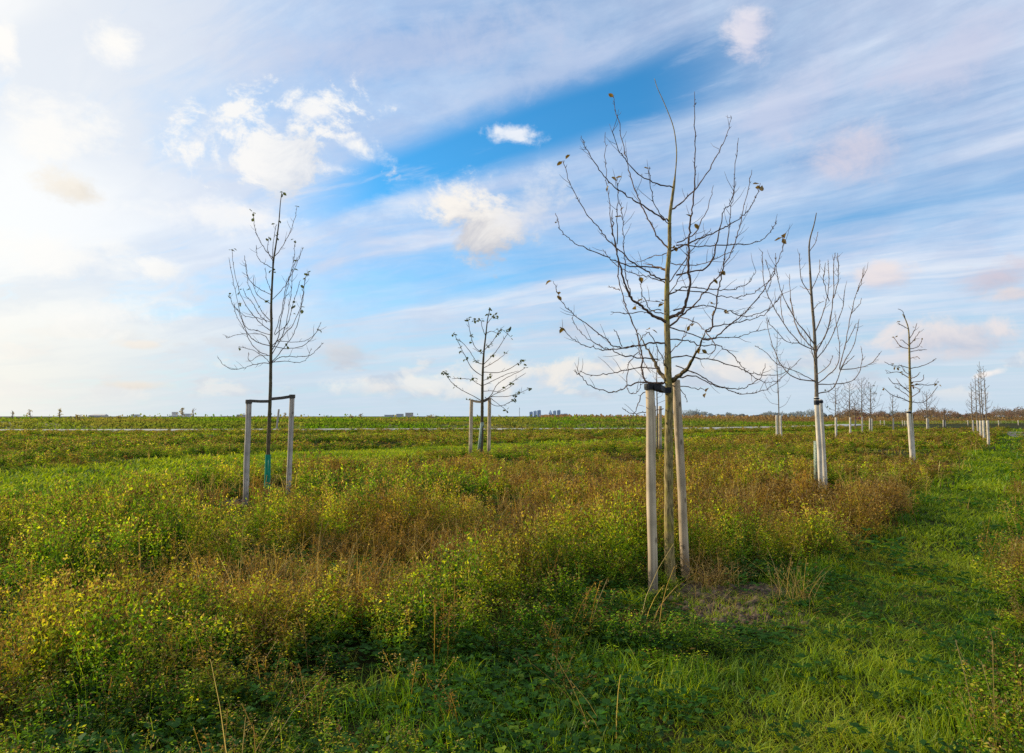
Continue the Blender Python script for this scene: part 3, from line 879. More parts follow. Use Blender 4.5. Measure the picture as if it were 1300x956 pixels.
# ---- the bare vase-shaped tree with pale stakes ------------------------------------
Wz = zp(950, 260, 2.4513)
b3 = ground(1041, 622)
tr = [(1040.5, 600), (1038.5, 550), (1037, 515)] + Wz([(212, 560), (210, 500), (206, 400), (198, 300), (192, 200), (190, 120), (205, 60), (212, 25)])
WB = [([(207, 550), (150, 540), (110, 510), (80, 450), (62, 390), (55, 350)], .010), ([(208, 455), (160, 430), (110, 370), (75, 310), (50, 250), (45, 170), (43, 145)], .010),
 ([(206, 450), (160, 400), (140, 340), (130, 270), (128, 215)], .008), ([(206, 440), (150, 360), (110, 290), (90, 220), (85, 150)], .010), ([(197, 290), (165, 230), (160, 150)], .006), ([(196, 268), (175, 260), (160, 252)], .004),
 ([(206, 400), (235, 330), (250, 250), (248, 170)], .009), ([(209, 462), (250, 380), (265, 280), (265, 200), (270, 150)], .010), ([(209, 482), (250, 430), (290, 330), (302, 255)], .008),
 ([(212, 556), (270, 510), (285, 460), (275, 380), (270, 330)], .009), ([(284, 510), (300, 440), (320, 340), (345, 250), (370, 200)], .008), ([(288, 510), (330, 430), (345, 355)], .006),
 ([(213, 586), (265, 570), (290, 510), (330, 470)], .011), ([(212, 557), (300, 555), (340, 530), (355, 480), (350, 440)], .008), ([(284, 512), (330, 510), (380, 495), (415, 455)], .007),
 ([(198, 270), (220, 210), (222, 170)], .005), ([(191, 150), (210, 115), (216, 85)], .004), ([(212, 548), (150, 520), (90, 495), (50, 455), (20, 440)], .005), ([(208, 500), (195, 440), (190, 395)], .004),
 ([(265, 290), (280, 230), (278, 150)], .006), ([(320, 340), (345, 310), (352, 290)], .004), ([(252, 300), (235, 240), (240, 180)], .005), ([(130, 290), (140, 330), (150, 380), (190, 440)], .004),
 ([(60, 270), (70, 230), (52, 170)], .004), ([(110, 370), (100, 300), (110, 250)], .004), ([(300, 440), (322, 400), (335, 370)], .004), ([(212, 530), (250, 500), (262, 470)], .005),
 ([(340, 270), (352, 240), (358, 195)], .004), ([(200, 330), (215, 310), (235, 300)], .003), ([(160, 430), (120, 425), (75, 380), (60, 360)], .004), ([(204, 480), (215, 440), (240, 410), (260, 330)], .005)]
white, _ = young_tree('young_tree', 'bare vase-shaped young tree rising between two pale close-set stakes', b3, tr, 0.058, [(Wz(p), r_) for p, r_ in WB], [],
    mats=('trunk_pale', 'twig_pale', 'leaf_dead'), lead=0.009, twig_r=0.0058, seed=21, thin=.8, spurs=1.3, R=1.35)
g0, g1 = at_depth(1037.5, 612, b3.y), at_depth(1036.5, 560, b3.y)
MB().tube([g0, g1], [.07, .06], 10).build('trunk_guard', M['guard_mesh'], white, True)
fa, fb = ground(1043, 627), ground(1048.5, 624)
sa = stake('pale front stake with black collar under the vase-shaped tree', fa, at_depth(1036.5, 504, fa.y), 0.046, 'stake_pale', 'stakes of the vase-shaped tree', 9)
sb_ = stake('pale rear stake leaning right under the vase-shaped tree', fb, at_depth(1041.5, 507, fb.y + .05), 0.043, 'stake_pale', 'stakes of the vase-shaped tree', 10)
wrap(sa, at_depth(1036.8, 511, fa.y), 0.047, 0.10, 'belt', 'tie_belt')
wrap(sa, at_depth(1036.6, 506, fa.y), 0.047, 0.03, 'belt', 'tie_belt')
wrap(sb_, at_depth(1041.7, 510, fb.y + .05), 0.044, 0.06, 'belt', 'tie_belt')

# ---- the narrow tree further along the row -----------------------------------------
Nz = zp(1080, 380, 3.98)
b4 = ground(1157.5, 590)
tr = [(1157, 570), (1155.5, 530)] + Nz([(303, 520), (301, 450), (298, 350), (296, 250), (293, 160), (280, 110), (262, 75)])
NB = [([(303, 525), (260, 500), (210, 485), (170, 450)], .012), ([(301, 500), (265, 470), (220, 440)], .007), ([(299, 400), (250, 370), (210, 370), (180, 375)], .007),
 ([(298, 345), (250, 335), (210, 335), (170, 315)], .006), ([(297, 250), (255, 240), (230, 210), (218, 190)], .008), ([(295, 240), (265, 210), (250, 205)], .006), ([(292, 150), (255, 130), (238, 120)], .005),
 ([(298, 250), (340, 240), (360, 205)], .008), ([(299, 350), (350, 340), (400, 320), (430, 300)], .008), ([(297, 268), (350, 255), (385, 255)], .006), ([(300, 400), (330, 390), (350, 370)], .007),
 ([(301, 438), (350, 430), (400, 435), (445, 420)], .009), ([(302, 492), (345, 470), (350, 450)], .007), ([(303, 515), (320, 520), (370, 520), (410, 480), (440, 440)], .007), ([(301, 442), (340, 450), (350, 470)], .006),
 ([(295, 200), (320, 160), (335, 120)], .006), ([(297, 230), (330, 190), (350, 160)], .006), ([(276, 100), (262, 60), (240, 50)], .004), ([(300, 470), (250, 430), (215, 425), (190, 395)], .006),
 ([(299, 380), (270, 360), (255, 330)], .005), ([(297, 300), (330, 290), (350, 300)], .005), ([(301, 455), (260, 440), (230, 400)], .006), ([(300, 420), (360, 410), (370, 380)], .005)]
N_leaf = Nz([(218, 195), (226, 303), (238, 118), (355, 203), (355, 235), (450, 415), (435, 440), (170, 450), (255, 365), (310, 205), (225, 330), (300, 440), (320, 430), (340, 150)])
nar, _ = young_tree('young_tree', 'narrow young tree with short level side branches on one pale stake', b4, tr, 0.070, [(Nz(p), r_) for p, r_ in NB], N_leaf,
    mats=('trunk_moss', 'twig', 'leaf_dead'), lead=0.013, twig_r=0.0085, seed=31, thin=.8, spurs=1.0, leaf_size=0.12, cluster=2, R=1.0)
fa = ground(1159, 592)
sa = stake('pale front stake under the narrow level-branched tree', fa, at_depth(1153.5, 521.5, fa.y), 0.064, 'stake_pale', 'stakes of the narrow tree', 11)
fb = ground(1161, 590)
sb_ = stake('thin pale stake close behind the front stake of the narrow tree', fb, at_depth(1156.5, 524, fb.y + .05), 0.05, 'stake_pale', 'stakes of the narrow tree', 12)
wrap(sa, at_depth(1153.9, 523.5, fa.y), 0.065, 0.06, 'belt', 'tie_belt')

# ---- the slim tree half hidden behind the big one, and the trees further off ---------
def far_tree(label, bx, by, ptop, ctop, lean=0.0, stakes=((-3, 0), (3, 0)), pr=0.075, spread=0.22, n=16, seed=1, group=None, mat='stake_pale', slabel=None,
             dense=1.0, cmat=('trunk_pale', 'twig'), first=None, leaves=0):
    """young tree known by its foot (bx, by), the height of its stakes and of its top"""
    r = random.Random(seed)
    base = ground(bx, by); Y = base.y
    pxm = Y / F_PX
    root = empty('young_tree', base); tag(root, label, 'tree', group)
    top = at_depth(bx + lean, ctop, Y)
    H = top.z - base.z
    mb = MB()
    tp = [base + Vector((0, 0, -.1)), base.lerp(top, .35) + Vector((r.uniform(-.03, .03), 0, 0)), base.lerp(top, .7) + Vector((r.uniform(-.08, .08), 0, 0)), top]
    tp = smooth_path(tp, 4)
    tr_ = max(0.035, pxm * 0.6)
    mb.tube(tp, [tr_ * (1 - i / (len(tp) - 1)) + pxm * 0.22 for i in range(len(tp))], 6)
    mb.build('trunk', M[cmat[0]], root, True)
    cb = MB()
    zp_ = at_depth(bx, ptop, Y).z - base.z
    t0 = first if first else min(0.7, max(0.28, (zp_ + 0.1) / H))
    for k in range(int(n * dense)):
        t = t0 + (0.96 - t0) * (k / (n * dense)) ** 1.05
        p = base.lerp(top, t)
        w = k * 2.4 + r.uniform(-.5, .5)
        ln = H * spread * (1.15 - 0.85 * (t - t0) / (1 - t0)) * r.uniform(0.6, 1.15)
        d = Vector((math.cos(w), math.sin(w), 0))
        e1 = p + d * ln * 0.55 + Vector((0, 0, ln * r.uniform(.12, .4)))
        e2 = p + d * ln * 0.95 + Vector((0, 0, ln * r.uniform(.6, 1.25)))
        rr_ = pxm * 0.20
        cb.tube(smooth_path([p, e1, e2], 3), [rr_ * (1.25 - .8 * i / 6) for i in range(7)], 4)
        for _ in range(2):
            q0 = e1.lerp(e2, r.uniform(0, .7)); 
            q1 = q0 + Vector((r.uniform(-1, 1), r.uniform(-1, 1), r.uniform(.3, 1.2))) * ln * .28
            cb.tube([q0, q1], [rr_ * .7, rr_ * .35], 4)
    cb.build('crown', M[cmat[1]], root, True)
    if leaves:
        lf = MB()
        for _ in range(leaves):
            v_ = cb.v[r.randrange(len(cb.v))]
            leaf_geom(lf, v_, 0.1 + pxm * 1.2, r)
        lf.build('leaves', M['leaf_olive'], root)
    for j, (ox, oy) in enumerate(stakes):
        f_ = ground(bx + ox, by + oy)
        t_ = at_depth(bx + ox + lean * 0.25, ptop + (0.5 if j else 0), f_.y)
        s_ = stake(slabel[j], f_, t_, max(pr, pxm * 0.62), mat, 'stakes of the further trees', seed * 7 + j, n=8)
    return root
SL = lambda what: (f'left stake under the {what}', f'right stake under the {what}')
FG = 'further young trees in rows'
far_tree('slim young tree seen just behind the left stake of the big mossy tree', 834.5, 571, 515, 440, 0.5, ((-4, 1), (3.5, 0)), spread=.16, seed=41, group=FG, mat='stake',
         slabel=('thin stake just behind the strapped stake of the big tree', 'thin dark-topped stake between big tree and strapped stake'))
far_tree('slim wispy young tree between the big mossy tree and the vase-shaped tree', 989, 558, 527, 418, -2, ((-2.6, 1), (2.6, 1)), spread=.14, n=18, seed=42, group=FG,
         slabel=SL('wispy tree left of the vase-shaped tree'))
far_tree('bare young tree close to the right of the vase-shaped tree', 1061, 558, 530, 487, -1, ((0.5, 1),), spread=.28, n=20, seed=43, group=FG, slabel=('pale stake of the tree nearest right of the vase-shaped tree',), leaves=6)
far_tree('bushy bare young tree, first of the close trio left of the narrow tree', 1079, 553, 530, 485, -1, ((0.5, 1),), spread=.28, n=26, seed=44, group=FG, slabel=('pale stake of the first tree in the close trio',))
far_tree('tallest bare young tree, second of the close trio left of the narrow tree', 1094, 553, 529, 480, 0, ((0.5, 0),), spread=.26, n=30, seed=45, group=FG, slabel=('pale stake of the tallest tree in the close trio',))
far_tree('young tree holding a few leaves, last of the close trio left of the narrow tree', 1104.5, 549, 531, 487, 1, ((-0.5, 0), (2, 0)), spread=.28, n=24, seed=46, group=FG, slabel=SL('leafy last tree of the close trio'), leaves=22)
far_tree('thin young tree standing between the close trio and the narrow tree', 1133.5, 549, 531, 500, 0, ((0.4, 0),), spread=.2, n=18, seed=47, group=FG, slabel=('pale stake of the thin tree left of the narrow tree',))
far_tree('round-crowned young tree just right of the narrow level-branched tree', 1177.5, 548, 531, 497, -1, ((-0.5, 0), (1.2, 0)), spread=.3, n=24, seed=48, group=FG, slabel=SL('round-crowned tree right of the narrow tree'))
far_tree('little brown bushy tree with two short stakes beside the white roof', 1199, 542.5, 533, 518, 0, ((-1.5, 0), (1, 0)), spread=.35, n=30, seed=49, group=FG, slabel=SL('little bushy tree near the white roof'), first=.3)
far_tree('tiny far tree behind the first tree of the close trio', 1085.5, 546, 533, 508, 0, ((0.3, 0),), spread=.25, n=16, seed=50, group=FG, slabel=('short stake just right of the first trio tree',))
RG = 'row of slender trees at the grass track'
ordn = ['farthest', 'second farthest', 'middle', 'second nearest', 'nearest']
for k, (bx, by, ptop, ctop, ln_) in enumerate([(1235, 552, 533.5, 485, -2.5), (1240.8, 554.7, 533.8, 476, -3), (1244.5, 559, 534, 459, -1.2), (1249, 562.3, 533.8, 465, -4), (1254.4, 566.8, 533.8, 468, -6)]):
    far_tree(f'{ordn[k]} of the five slender trees lined up by the grass track', bx, by, ptop, ctop, ln_, ((0.6, 0),), pr=.07, spread=.13, n=20, seed=60 + k, group=RG,
             slabel=(f'white stake of the {ordn[k]} tree in the row of five by the track',), cmat=('trunk_pale', 'twig_pale'), first=.34)

FAR_STAKES = [(1118, 539.5), (1123, 540), (1146, 540.5), (1149, 541), (1152, 541), (1229, 540), (1268, 540.5), (1293, 540)]
proto_stake = None
for k, (u, v) in enumerate(FAR_STAKES):
    f_ = ground(u, v); hgt = (v - 533.5 - (k % 3) * .5) / F_PX * f_.y
    if proto_stake is None:
        proto_stake = stake('tiny pale stake in the far rows at the right horizon', f_, f_ + Vector((0, 0, hgt)), f_.y / F_PX * .55, 'stake_pale', 'tiny far stakes', 300, n=6)
    else:
        o_ = proto_stake.copy(); COL.objects.link(o_); o_.location = f_
        for ch in proto_stake.children:
            c_ = ch.copy(); COL.objects.link(c_); c_.parent = o_
# ------------------------------------------------------------------ ground
PATH0, PATHD = np.array((1.85, 4.2)), np.array((0.6, 0.8))
def path_q(x, y):
    """signed distance to the middle of the grass track (right is positive)"""
    return (np.asarray(x) - PATH0[0]) * PATHD[1] - (np.asarray(y) - PATH0[1]) * PATHD[0]
def seg_dist(x, y, P):
    best = np.full(np.shape(x), 1e9)
    for a, b in zip(P, P[1:]):
        a = np.array(a[:2]); b = np.array(b[:2]); d = b - a
        t = np.clip(((x - a[0]) * d[0] + (y - a[1]) * d[1]) / (d @ d), 0, 1)
        best = np.minimum(best, np.hypot(x - a[0] - t * d[0], y - a[1] - t * d[1]))
    return best
STRIP1 = [ground(u, v) for u, v in [(-160, 640), (0, 620), (150, 605), (300, 592), (420, 581), (560, 572), (720, 564), (900, 556), (1060, 550), (1220, 545)]]
STRIP2 = [ground(u, v) for u, v in [(-150, 564), (0, 560), (150, 557), (330, 555), (480, 553), (620, 551)]]
SOIL = [(ground(932, 776), .70), (ground(900, 752), .42), (ground(968, 752), .35), (ground(285, 640), .7)]
SOIL_C = ground(932, 768)
def soil(x, y):
    s = np.zeros(np.shape(x))
    for p, r in SOIL:
        d = np.hypot(x - p.x, (y - p.y)) / r
        s = np.maximum(s, 1 - d)
    return np.clip(s * 2.2 + (fbm(np.asarray(x) * 2.3, np.asarray(y) * 2.3, 77) - 0.5) * 0.9 * (s > -1.0) * (s > 0), 0, 1)
# edge of the tall growth towards the near ground
FRONT = np.array([ground(u, v)[:2] for u, v in [(-900, 900), (0, 950), (300, 945), (440, 920), (560, 850), (690, 800), (830, 770), (905, 738), (1000, 752), (1090, 740), (1150, 690), (1215, 620), (1262, 575)]])
def front_y(x):
    return np.interp(x, FRONT[:, 0], FRONT[:, 1])
def mown(x, y):
    w = (fbm(np.asarray(x) * .25, np.asarray(y) * .25, 5) - .5) * 1.2
    a = _sm(4.4, 3.0, seg_dist(x, y, STRIP1) + w * .8)
    b = _sm(6.2, 4.0, seg_dist(x, y, STRIP2) + w * 1.5)
    return np.maximum(a, b * .8)
def tall(x, y):
    """0 short turf ... 1 tall withered growth"""
    x = np.asarray(x, float); y = np.asarray(y, float)
    w = (fbm(x * .9, y * .9, 21) - .5)
    q = path_q(x, y) + w * .5
    left = _sm(-0.55, -0.95, q)                       # left of the track
    right = _sm(0.55, 0.95, q) * 0.85
    f = _sm(-0.5, 0.9, y - front_y(x) + w * 1.6)
    near = _sm(14, 9, np.hypot(x, y))
    t = np.maximum(left * np.maximum(f, .62 * near), right)
    t = t * (1 - mown(x, y) * .95)
    return np.clip(t, 0, 1)

m_ground, q, b = new_mat("soil_and_turf")
tcg = q.new("ShaderNodeTexCoord")
def gn(sc_, det=4.0):
    n = q.new("ShaderNodeTexNoise"); q.l.new(tcg.outputs["Object"], n.inputs["Vector"])
    n.inputs["Scale"].default_value = sc_; n.inputs["Detail"].default_value = det
    return S(q, n.outputs["Fac"])
at = q.new("ShaderNodeAttribute", attribute_name="tint")
n1, n2, n3 = gn(0.35, 5), gn(9.0, 6), gn(0.02, 4)
turf = q.mix(q.ss(.35, .65, n1), (0.016, 0.020, 0.006), (0.045, 0.038, 0.014))
turf = q.mix(q.ss(.4, .7, n3) * .5, turf, (0.055, 0.075, 0.02))
earth = q.mix(q.ss(.35, .65, n2), (0.04, 0.027, 0.017), (0.15, 0.105, 0.07))
sp2 = q.new("ShaderNodeSeparateColor"); q.l.new(at.outputs["Color"], sp2.inputs[0])
q.l.new(q.mix(S(q, sp2.outputs[0]), turf, earth).s, b.inputs["Base Color"])
b.inputs["Roughness"].default_value = 1.0; b.inputs["Specular IOR Level"].default_value = 0.05
bp = q.new("ShaderNodeBump"); bp.inputs["Strength"].default_value = 0.8; bp.inputs["Distance"].default_value = 0.05
q.l.new(n2.s, bp.inputs["Height"]); q.l.new(bp.outputs[0], b.inputs["Normal"])

rr_ = np.concatenate([np.linspace(0.0, 12, 90)[1:], np.geomspace(12.3, 12000, 130)])
aa_ = np.linspace(0, 2 * np.pi, 289)[:-1]
X = (rr_[:, None] * np.sin(aa_)[None, :]); Yg = (rr_[:, None] * np.cos(aa_)[None, :])
Zg = terrain(X, Yg)
V = np.stack([X.ravel(), Yg.ravel(), Zg.ravel()], 1)
V = np.vstack([[[0, 0, 0]], V])
na = len(aa_); nr = len(rr_)
i_, j_ = np.meshgrid(np.arange(nr - 1), np.arange(na), indexing='ij')
a_ = 1 + i_ * na + j_; b_ = 1 + i_ * na + (j_ + 1) % na
Qd = np.stack([a_, b_, b_ + na, a_ + na], -1).reshape(-1, 4)[:, ::-1]
# the middle: quads from pairs of the first ring
cen = np.array([[0, 1 + (2 * k + 2) % na, 1 + 2 * k + 1, 1 + 2 * k] for k in range(na // 2)])
Qd = np.vstack([Qd, cen])
sv = np.where(np.hypot(V[:, 0], V[:, 1]) < 40, soil(V[:, 0], V[:, 1]), 0)
go = np_mesh("ground", V, Qd, np.stack([sv, sv * 0, sv * 0], 1), m_ground, True)
tag(go, "open flat meadow ground of soil and turf reaching the horizon", "ground", kind="structure")

# asphalt cycle road across the meadow, and the low bank behind it
ROAD = [at_depth(-900, 0, 70), at_depth(0, 0, 76), at_depth(300, 0, 78), at_depth(560, 0, 82), at_depth(760, 0, 84), at_depth(880, 0, 88), at_depth(1007, 0, 108), at_depth(1060, 0, 140), at_depth(1105, 0, 210), at_depth(1150, 0, 330)]
BANK = [at_depth(-900, 0, 80), at_depth(0, 0, 87), at_depth(300, 0, 89), at_depth(560, 0, 93), at_depth(860, 0, 100), at_depth(1040, 0, 128), at_depth(1300, 0, 165), at_depth(2200, 0, 240)]
ROAD = smooth_path([Vector((p.x, p.y, 0)) for p in ROAD], 8)
BANK = smooth_path([Vector((p.x, p.y, 0)) for p in BANK], 8)
m_road = plain_mat("pale_asphalt", (0.32, 0.31, 0.29), (0.44, 0.42, 0.40), 0.6, 0.7, 0.0)
def ribbon(path, o0, o1, z0, z1=None):
    mb = MB(); m = len(path)
    for i, p in enumerate(path):
        t = (path[min(i + 1, m - 1)] - path[max(i - 1, 0)]); nrm = Vector((-t.y, t.x, 0)).normalized()
        mb.v += [p + nrm * o0 + Vector((0, 0, z0)), p + nrm * o1 + Vector((0, 0, z0 if z1 is None else z1))]
    for i in range(m - 1):
        mb.f.append((2 * i, 2 * i + 2, 2 * i + 3, 2 * i + 1))
    return mb
# the road lies on a slight causeway (its near shoulder is grassed)
rd = MB(); m = len(ROAD)
prof = [(-2.8, -0.1), (-1.5, 0.16), (1.5, 0.20), (2.8, -0.1)]
for i, p in enumerate(ROAD):
    t = (ROAD[min(i + 1, m - 1)] - ROAD[max(i - 1, 0)]); nrm = Vector((-t.y, t.x, 0)).normalized()
    for o_, z_ in prof: rd.v.append(p + nrm * o_ + Vector((0, 0, z_)))
for i in range(m - 1):
    for k in range(3): rd.f.append((i * 4 + k, i * 4 + 4 + k, i * 4 + 5 + k, i * 4 + 1 + k))
tag(rd.build("road", m_road), "pale narrow asphalt road crossing behind the meadow", "road", kind="structure")
m_bank = plain_mat("bank_turf", (0.09, 0.11, 0.018), (0.20, 0.17, 0.045), 0.5, 1.0, 0.5)
BANK_O = [(0, -0.1), (3, 0.5), (7, .95), (12, 1.16), (28, 1.1), (45, -0.2)]
bk = MB(); 
bscale = lambda p: float(1.0 * (1 - 0.42 * _sm(10, 60, p.x)))
m = len(BANK)
for i, p in enumerate(BANK):
    t = (BANK[min(i + 1, m - 1)] - BANK[max(i - 1, 0)]); nrm = Vector((-t.y, t.x, 0)).normalized()
    for o_, z_ in BANK_O: bk.v.append(p + nrm * o_ + Vector((0, 0, z_ * (bscale(p) if z_ > 0 else 1))))
nb = len(BANK_O)
for i in range(m - 1):
    for k in range(nb - 1): bk.f.append((i * nb + k, i * nb + nb + k, i * nb + nb + 1 + k, i * nb + 1 + k))
tag(bk.build("embankment", m_bank, None, True), "low grassy bank running behind the road", "bank", kind="structure")
# muddy track at the far right
tr_ = [ground(u, v) for u, v in [(1262, 546.5), (1278, 548.5), (1300, 552.5), (1330, 558), (1380, 570)]]
tr_ = smooth_path([Vector((p.x, p.y, 0)) for p in tr_], 5)
mt = MB()
for i, p in enumerate(tr_):
    for s in (-1.2, 1.2):
        q_ = p + Vector((s * .8, -s * .6, 0)); mt.v.append(Vector((q_.x, q_.y, gz(q_.x, q_.y) + 0.05)))
for i in range(len(tr_) - 1): mt.f.append((2 * i, 2 * i + 1, 2 * i + 3, 2 * i + 2))
tag(mt.build("dirt_track", plain_mat("mud", (0.09, 0.07, 0.06), (0.19, 0.155, 0.14), 1.5, 0.8)), "muddy brown track at the end of the grass strip", "track", kind="structure")
# ------------------------------------------------------------------ meadow growth (nobody could count it: a few masses)
# a prototype is (V (n,3), Q (m,4), hf (n,) height fraction, rn (n,) per-leaf random, cls (n,) 0 leaf 1 stem 2 seed head)
def _rot(v, ax, an):
    return Matrix.Rotation(an, 3, ax) @ v
def proto_weed(r, H=0.45, stems=3, leaves=14, L=0.030, heads=3, bare=0.12):
    V, Q, hf, rn, cl = [], [], [], [], []
    def add(vs, c, k):
        i = len(V)
        for p in vs:
            V.append(p); hf.append(max(0.0, p[2] / H)); rn.append(k); cl.append(c)
        Q.append((i, i + 1, i + 2, i + 3))
    def leaf(p, size, c, up=0.3):
        k = r.random()
        w = r.uniform(0, 6.283)
        d = Vector((math.cos(w), math.sin(w), r.uniform(-.5, 1.5) * up * 2.6)).normalized()
        s = d.cross(Vector((r.uniform(-1, 1), r.uniform(-1, 1), .7))).normalized()
        n = s.cross(d)
        wd = size * r.uniform(.17, .30)
        add([p, p + d * size * .5 + s * wd + n * wd * .5, p + d * size, p + d * size * .5 - s * wd + n * wd * .5], c, k)
    for _ in range(stems):
        w = r.uniform(0, 6.283); lean = r.uniform(.05, .5)
        h = H * r.uniform(.7, 1.05)
        b = Vector((r.gauss(0, .03), r.gauss(0, .03), -.02))
        pts = [b]
        for k in range(1, 4):
            t = k / 3
            pts.append(b + Vector((math.cos(w) * lean * h * t ** 1.6 + r.gauss(0, .012), math.sin(w) * lean * h * t ** 1.6 + r.gauss(0, .012), h * t)))
        k_ = r.random(); sw = Vector((-math.sin(w + .6), math.cos(w + .6), 0)) * (L * .055)
        for a, c in zip(pts, pts[1:]): add([a - sw, a + sw, c + sw * .8, c - sw * .8], 1, k_)
        for j in range(leaves):
            t = r.uniform(bare, 1.0) ** .8 * 3
            i = min(2, int(t)); p = pts[i].lerp(pts[i + 1], t - i)
            # leaflets sit on short side twigs
            o = Vector((r.gauss(0, 1), r.gauss(0, 1), r.gauss(0, .5))) * (.055 * (1.15 - t / 4))
            leaf(p + o, L * r.uniform(.65, 1.25) * (1.15 - .12 * t), 0)
        for j in range(heads):
            p = pts[3].lerp(pts[2], r.uniform(0, .5)) + Vector((r.gauss(0, .03), r.gauss(0, .03), r.uniform(-.02, .03)))
            for _ in range(2): leaf(p, L * r.uniform(.4, .7), 2, .8)
    return (np.array([tuple(v) for v in V]), np.array(Q), np.array(hf), np.array(rn), np.array(cl))

def proto_tuft(r, H=0.2, blades=14, w=0.0035, spread=0.06, droop=0.7, segs=3):
    V, Q, hf, rn, cl = [], [], [], [], []
    for _ in range(blades):
        a = r.uniform(0, 6.283); k = r.random(); h = H * r.uniform(.45, 1.1)
        b = Vector((r.gauss(0, spread), r.gauss(0, spread), -.01))
        d = Vector((math.cos(a), math.sin(a), 0)); s = Vector((-d.y, d.x, 0)); dr = droop * r.uniform(.2, 1.15)
        tw = r.uniform(-.9, .9); s = (s * math.cos(tw) + d * math.sin(tw))
        i0 = len(V)
        for j in range(segs + 1):
            t = j / segs
            p = b + d * (h * dr * t ** 1.9) + Vector((0, 0, h * (t - .28 * dr * t * t * t)))
            ww = w * (1 - t ** 1.6) + w * .08
            for sg in (-1, 1):
                V.append(p + s * (ww * sg)); hf.append(t); rn.append(k); cl.append(0)
        for j in range(segs):
            Q.append((i0 + 2 * j, i0 + 2 * j + 1, i0 + 2 * j + 3, i0 + 2 * j + 2))
    return (np.array([tuple(v) for v in V]), np.array(Q), np.array(hf), np.array(rn), np.array(cl))

def proto_forb(r, L=0.05, leaves=10, spread=0.09, H=.12):
    """low broad-leaved plant"""
    V, Q, hf, rn, cl = [], [], [], [], []
    for _ in range(leaves):
        a = r.uniform(0, 6.283); k = r.random()
        p = Vector((r.gauss(0, spread), r.gauss(0, spread), H * r.uniform(.25, 1.0)))
        for o in (-1.0, 0.0, 1.0):
            w = a + o * .95
            d = Vector((math.cos(w), math.sin(w), r.uniform(-.25, .35))).normalized(); s = d.cross(Vector((r.uniform(-.3, .3), r.uniform(-.3, .3), 1))).normalized(); n = s.cross(d)
            l = L * r.uniform(.75, 1.1); wd = l * .36
            i = len(V)
            for v_ in (p, p + d * l * .55 + s * wd + n * wd * .35, p + d * l, p + d * l * .55 - s * wd + n * wd * .35):
                V.append(v_); hf.append(v_.z / H); rn.append(k); cl.append(0)
            Q.append((i, i + 1, i + 2, i + 3))
    return (np.array([tuple(v) for v in V]), np.array(Q), np.array(hf), np.array(rn), np.array(cl))

def proto_straw(r, H=.6, n=5, w=.002):
    V, Q, hf, rn, cl = [], [], [], [], []
    for _ in range(n):
        a = r.uniform(0, 6.283); k = r.random(); h = H * r.uniform(.5, 1.1); ln = r.uniform(.1, .8)
        d = Vector((math.cos(a), math.sin(a), 0)); s = Vector((-d.y, d.x, 0)); b = Vector((r.gauss(0, .05), r.gauss(0, .05), 0))
        i0 = len(V)
        for j in range(4):
            t = j / 3; p = b + d * (h * ln * t ** 1.5) + Vector((0, 0, h * t * (1 - .2 * ln * t)))
            ww = w * (1 - .45 * t)
            for sg in (-1, 1): V.append(p + s * ww * sg); hf.append(t); rn.append(k); cl.append(1)
        for j in range(3): Q.append((i0 + 2 * j, i0 + 2 * j + 1, i0 + 2 * j + 3, i0 + 2 * j + 2))
        tip = Vector(V[-1])
        if r.random() < .6:
            for _ in range(5):
                p = tip + Vector((r.gauss(0, .008), r.gauss(0, .008), -r.uniform(0, .09))); i = len(V); l = .016 * w / .002
                dd = Vector((r.uniform(-1, 1), r.uniform(-1, 1), .9)).normalized() * l; ss_ = Vector((-dd.y, dd.x, 0)) * .35
                for v_ in (p, p + dd * .5 + ss_, p + dd, p + dd * .5 - ss_): V.append(v_); hf.append(1.); rn.append(k); cl.append(2)
                Q.append((i, i + 1, i + 2, i + 3))
    return (np.array([tuple(v) for v in V]), np.array(Q), np.array(hf), np.array(rn), np.array(cl))

def proto_dry(r, H=.62, stems=4, flecks=46, L=.016, w=.0022):
    """upright dead stems with a dense brown plume of small husks"""
    V, Q, hf, rn, cl = [], [], [], [], []
    for _ in range(stems):
        a = r.uniform(0, 6.283); h = H * r.uniform(.55, 1.1); ln = r.uniform(.02, .35); k = r.random()
        d = Vector((math.cos(a), math.sin(a), 0)); b = Vector((r.gauss(0, .06), r.gauss(0, .06), 0)); s = Vector((-d.y, d.x, 0)) * w
        P = [b + d * (h * ln * (j / 3) ** 1.6) + Vector((0, 0, h * j / 3)) for j in range(4)]
        for p, q_ in zip(P, P[1:]):
            i = len(V); V.extend([p - s, p + s, q_ + s * .8, q_ - s * .8]); hf.extend([p.z / H] * 2 + [q_.z / H] * 2); rn.extend([k] * 4); cl.extend([1] * 4); Q.append((i, i + 1, i + 2, i + 3))
        for _ in range(flecks):
            t = r.uniform(.35, 1.0) * 3; j = min(2, int(t)); p = P[j].lerp(P[j + 1], t - j)
            sp = .035 * (1.25 - t / 3.2)
            p = p + Vector((r.gauss(0, sp), r.gauss(0, sp), r.gauss(0, .02)))
            dd = Vector((r.uniform(-1, 1), r.uniform(-1, 1), r.uniform(-.4, 1.3))).normalized() * L * r.uniform(.6, 1.3); ss_ = dd.cross(Vector((r.uniform(-1, 1), r.uniform(-1, 1), r.uniform(-1, 1)))).normalized() * L * .28
            k2 = r.random(); i = len(V); V.extend([p, p + dd * .5 + ss_, p + dd, p + dd * .5 - ss_]); hf.extend([max(0, p.z / H)] * 4); rn.extend([k2] * 4); cl.extend([2] * 4); Q.append((i, i + 1, i + 2, i + 3))
    return (np.array([tuple(v) for v in V]), np.array(Q), np.array(hf), np.array(rn), np.array(cl))

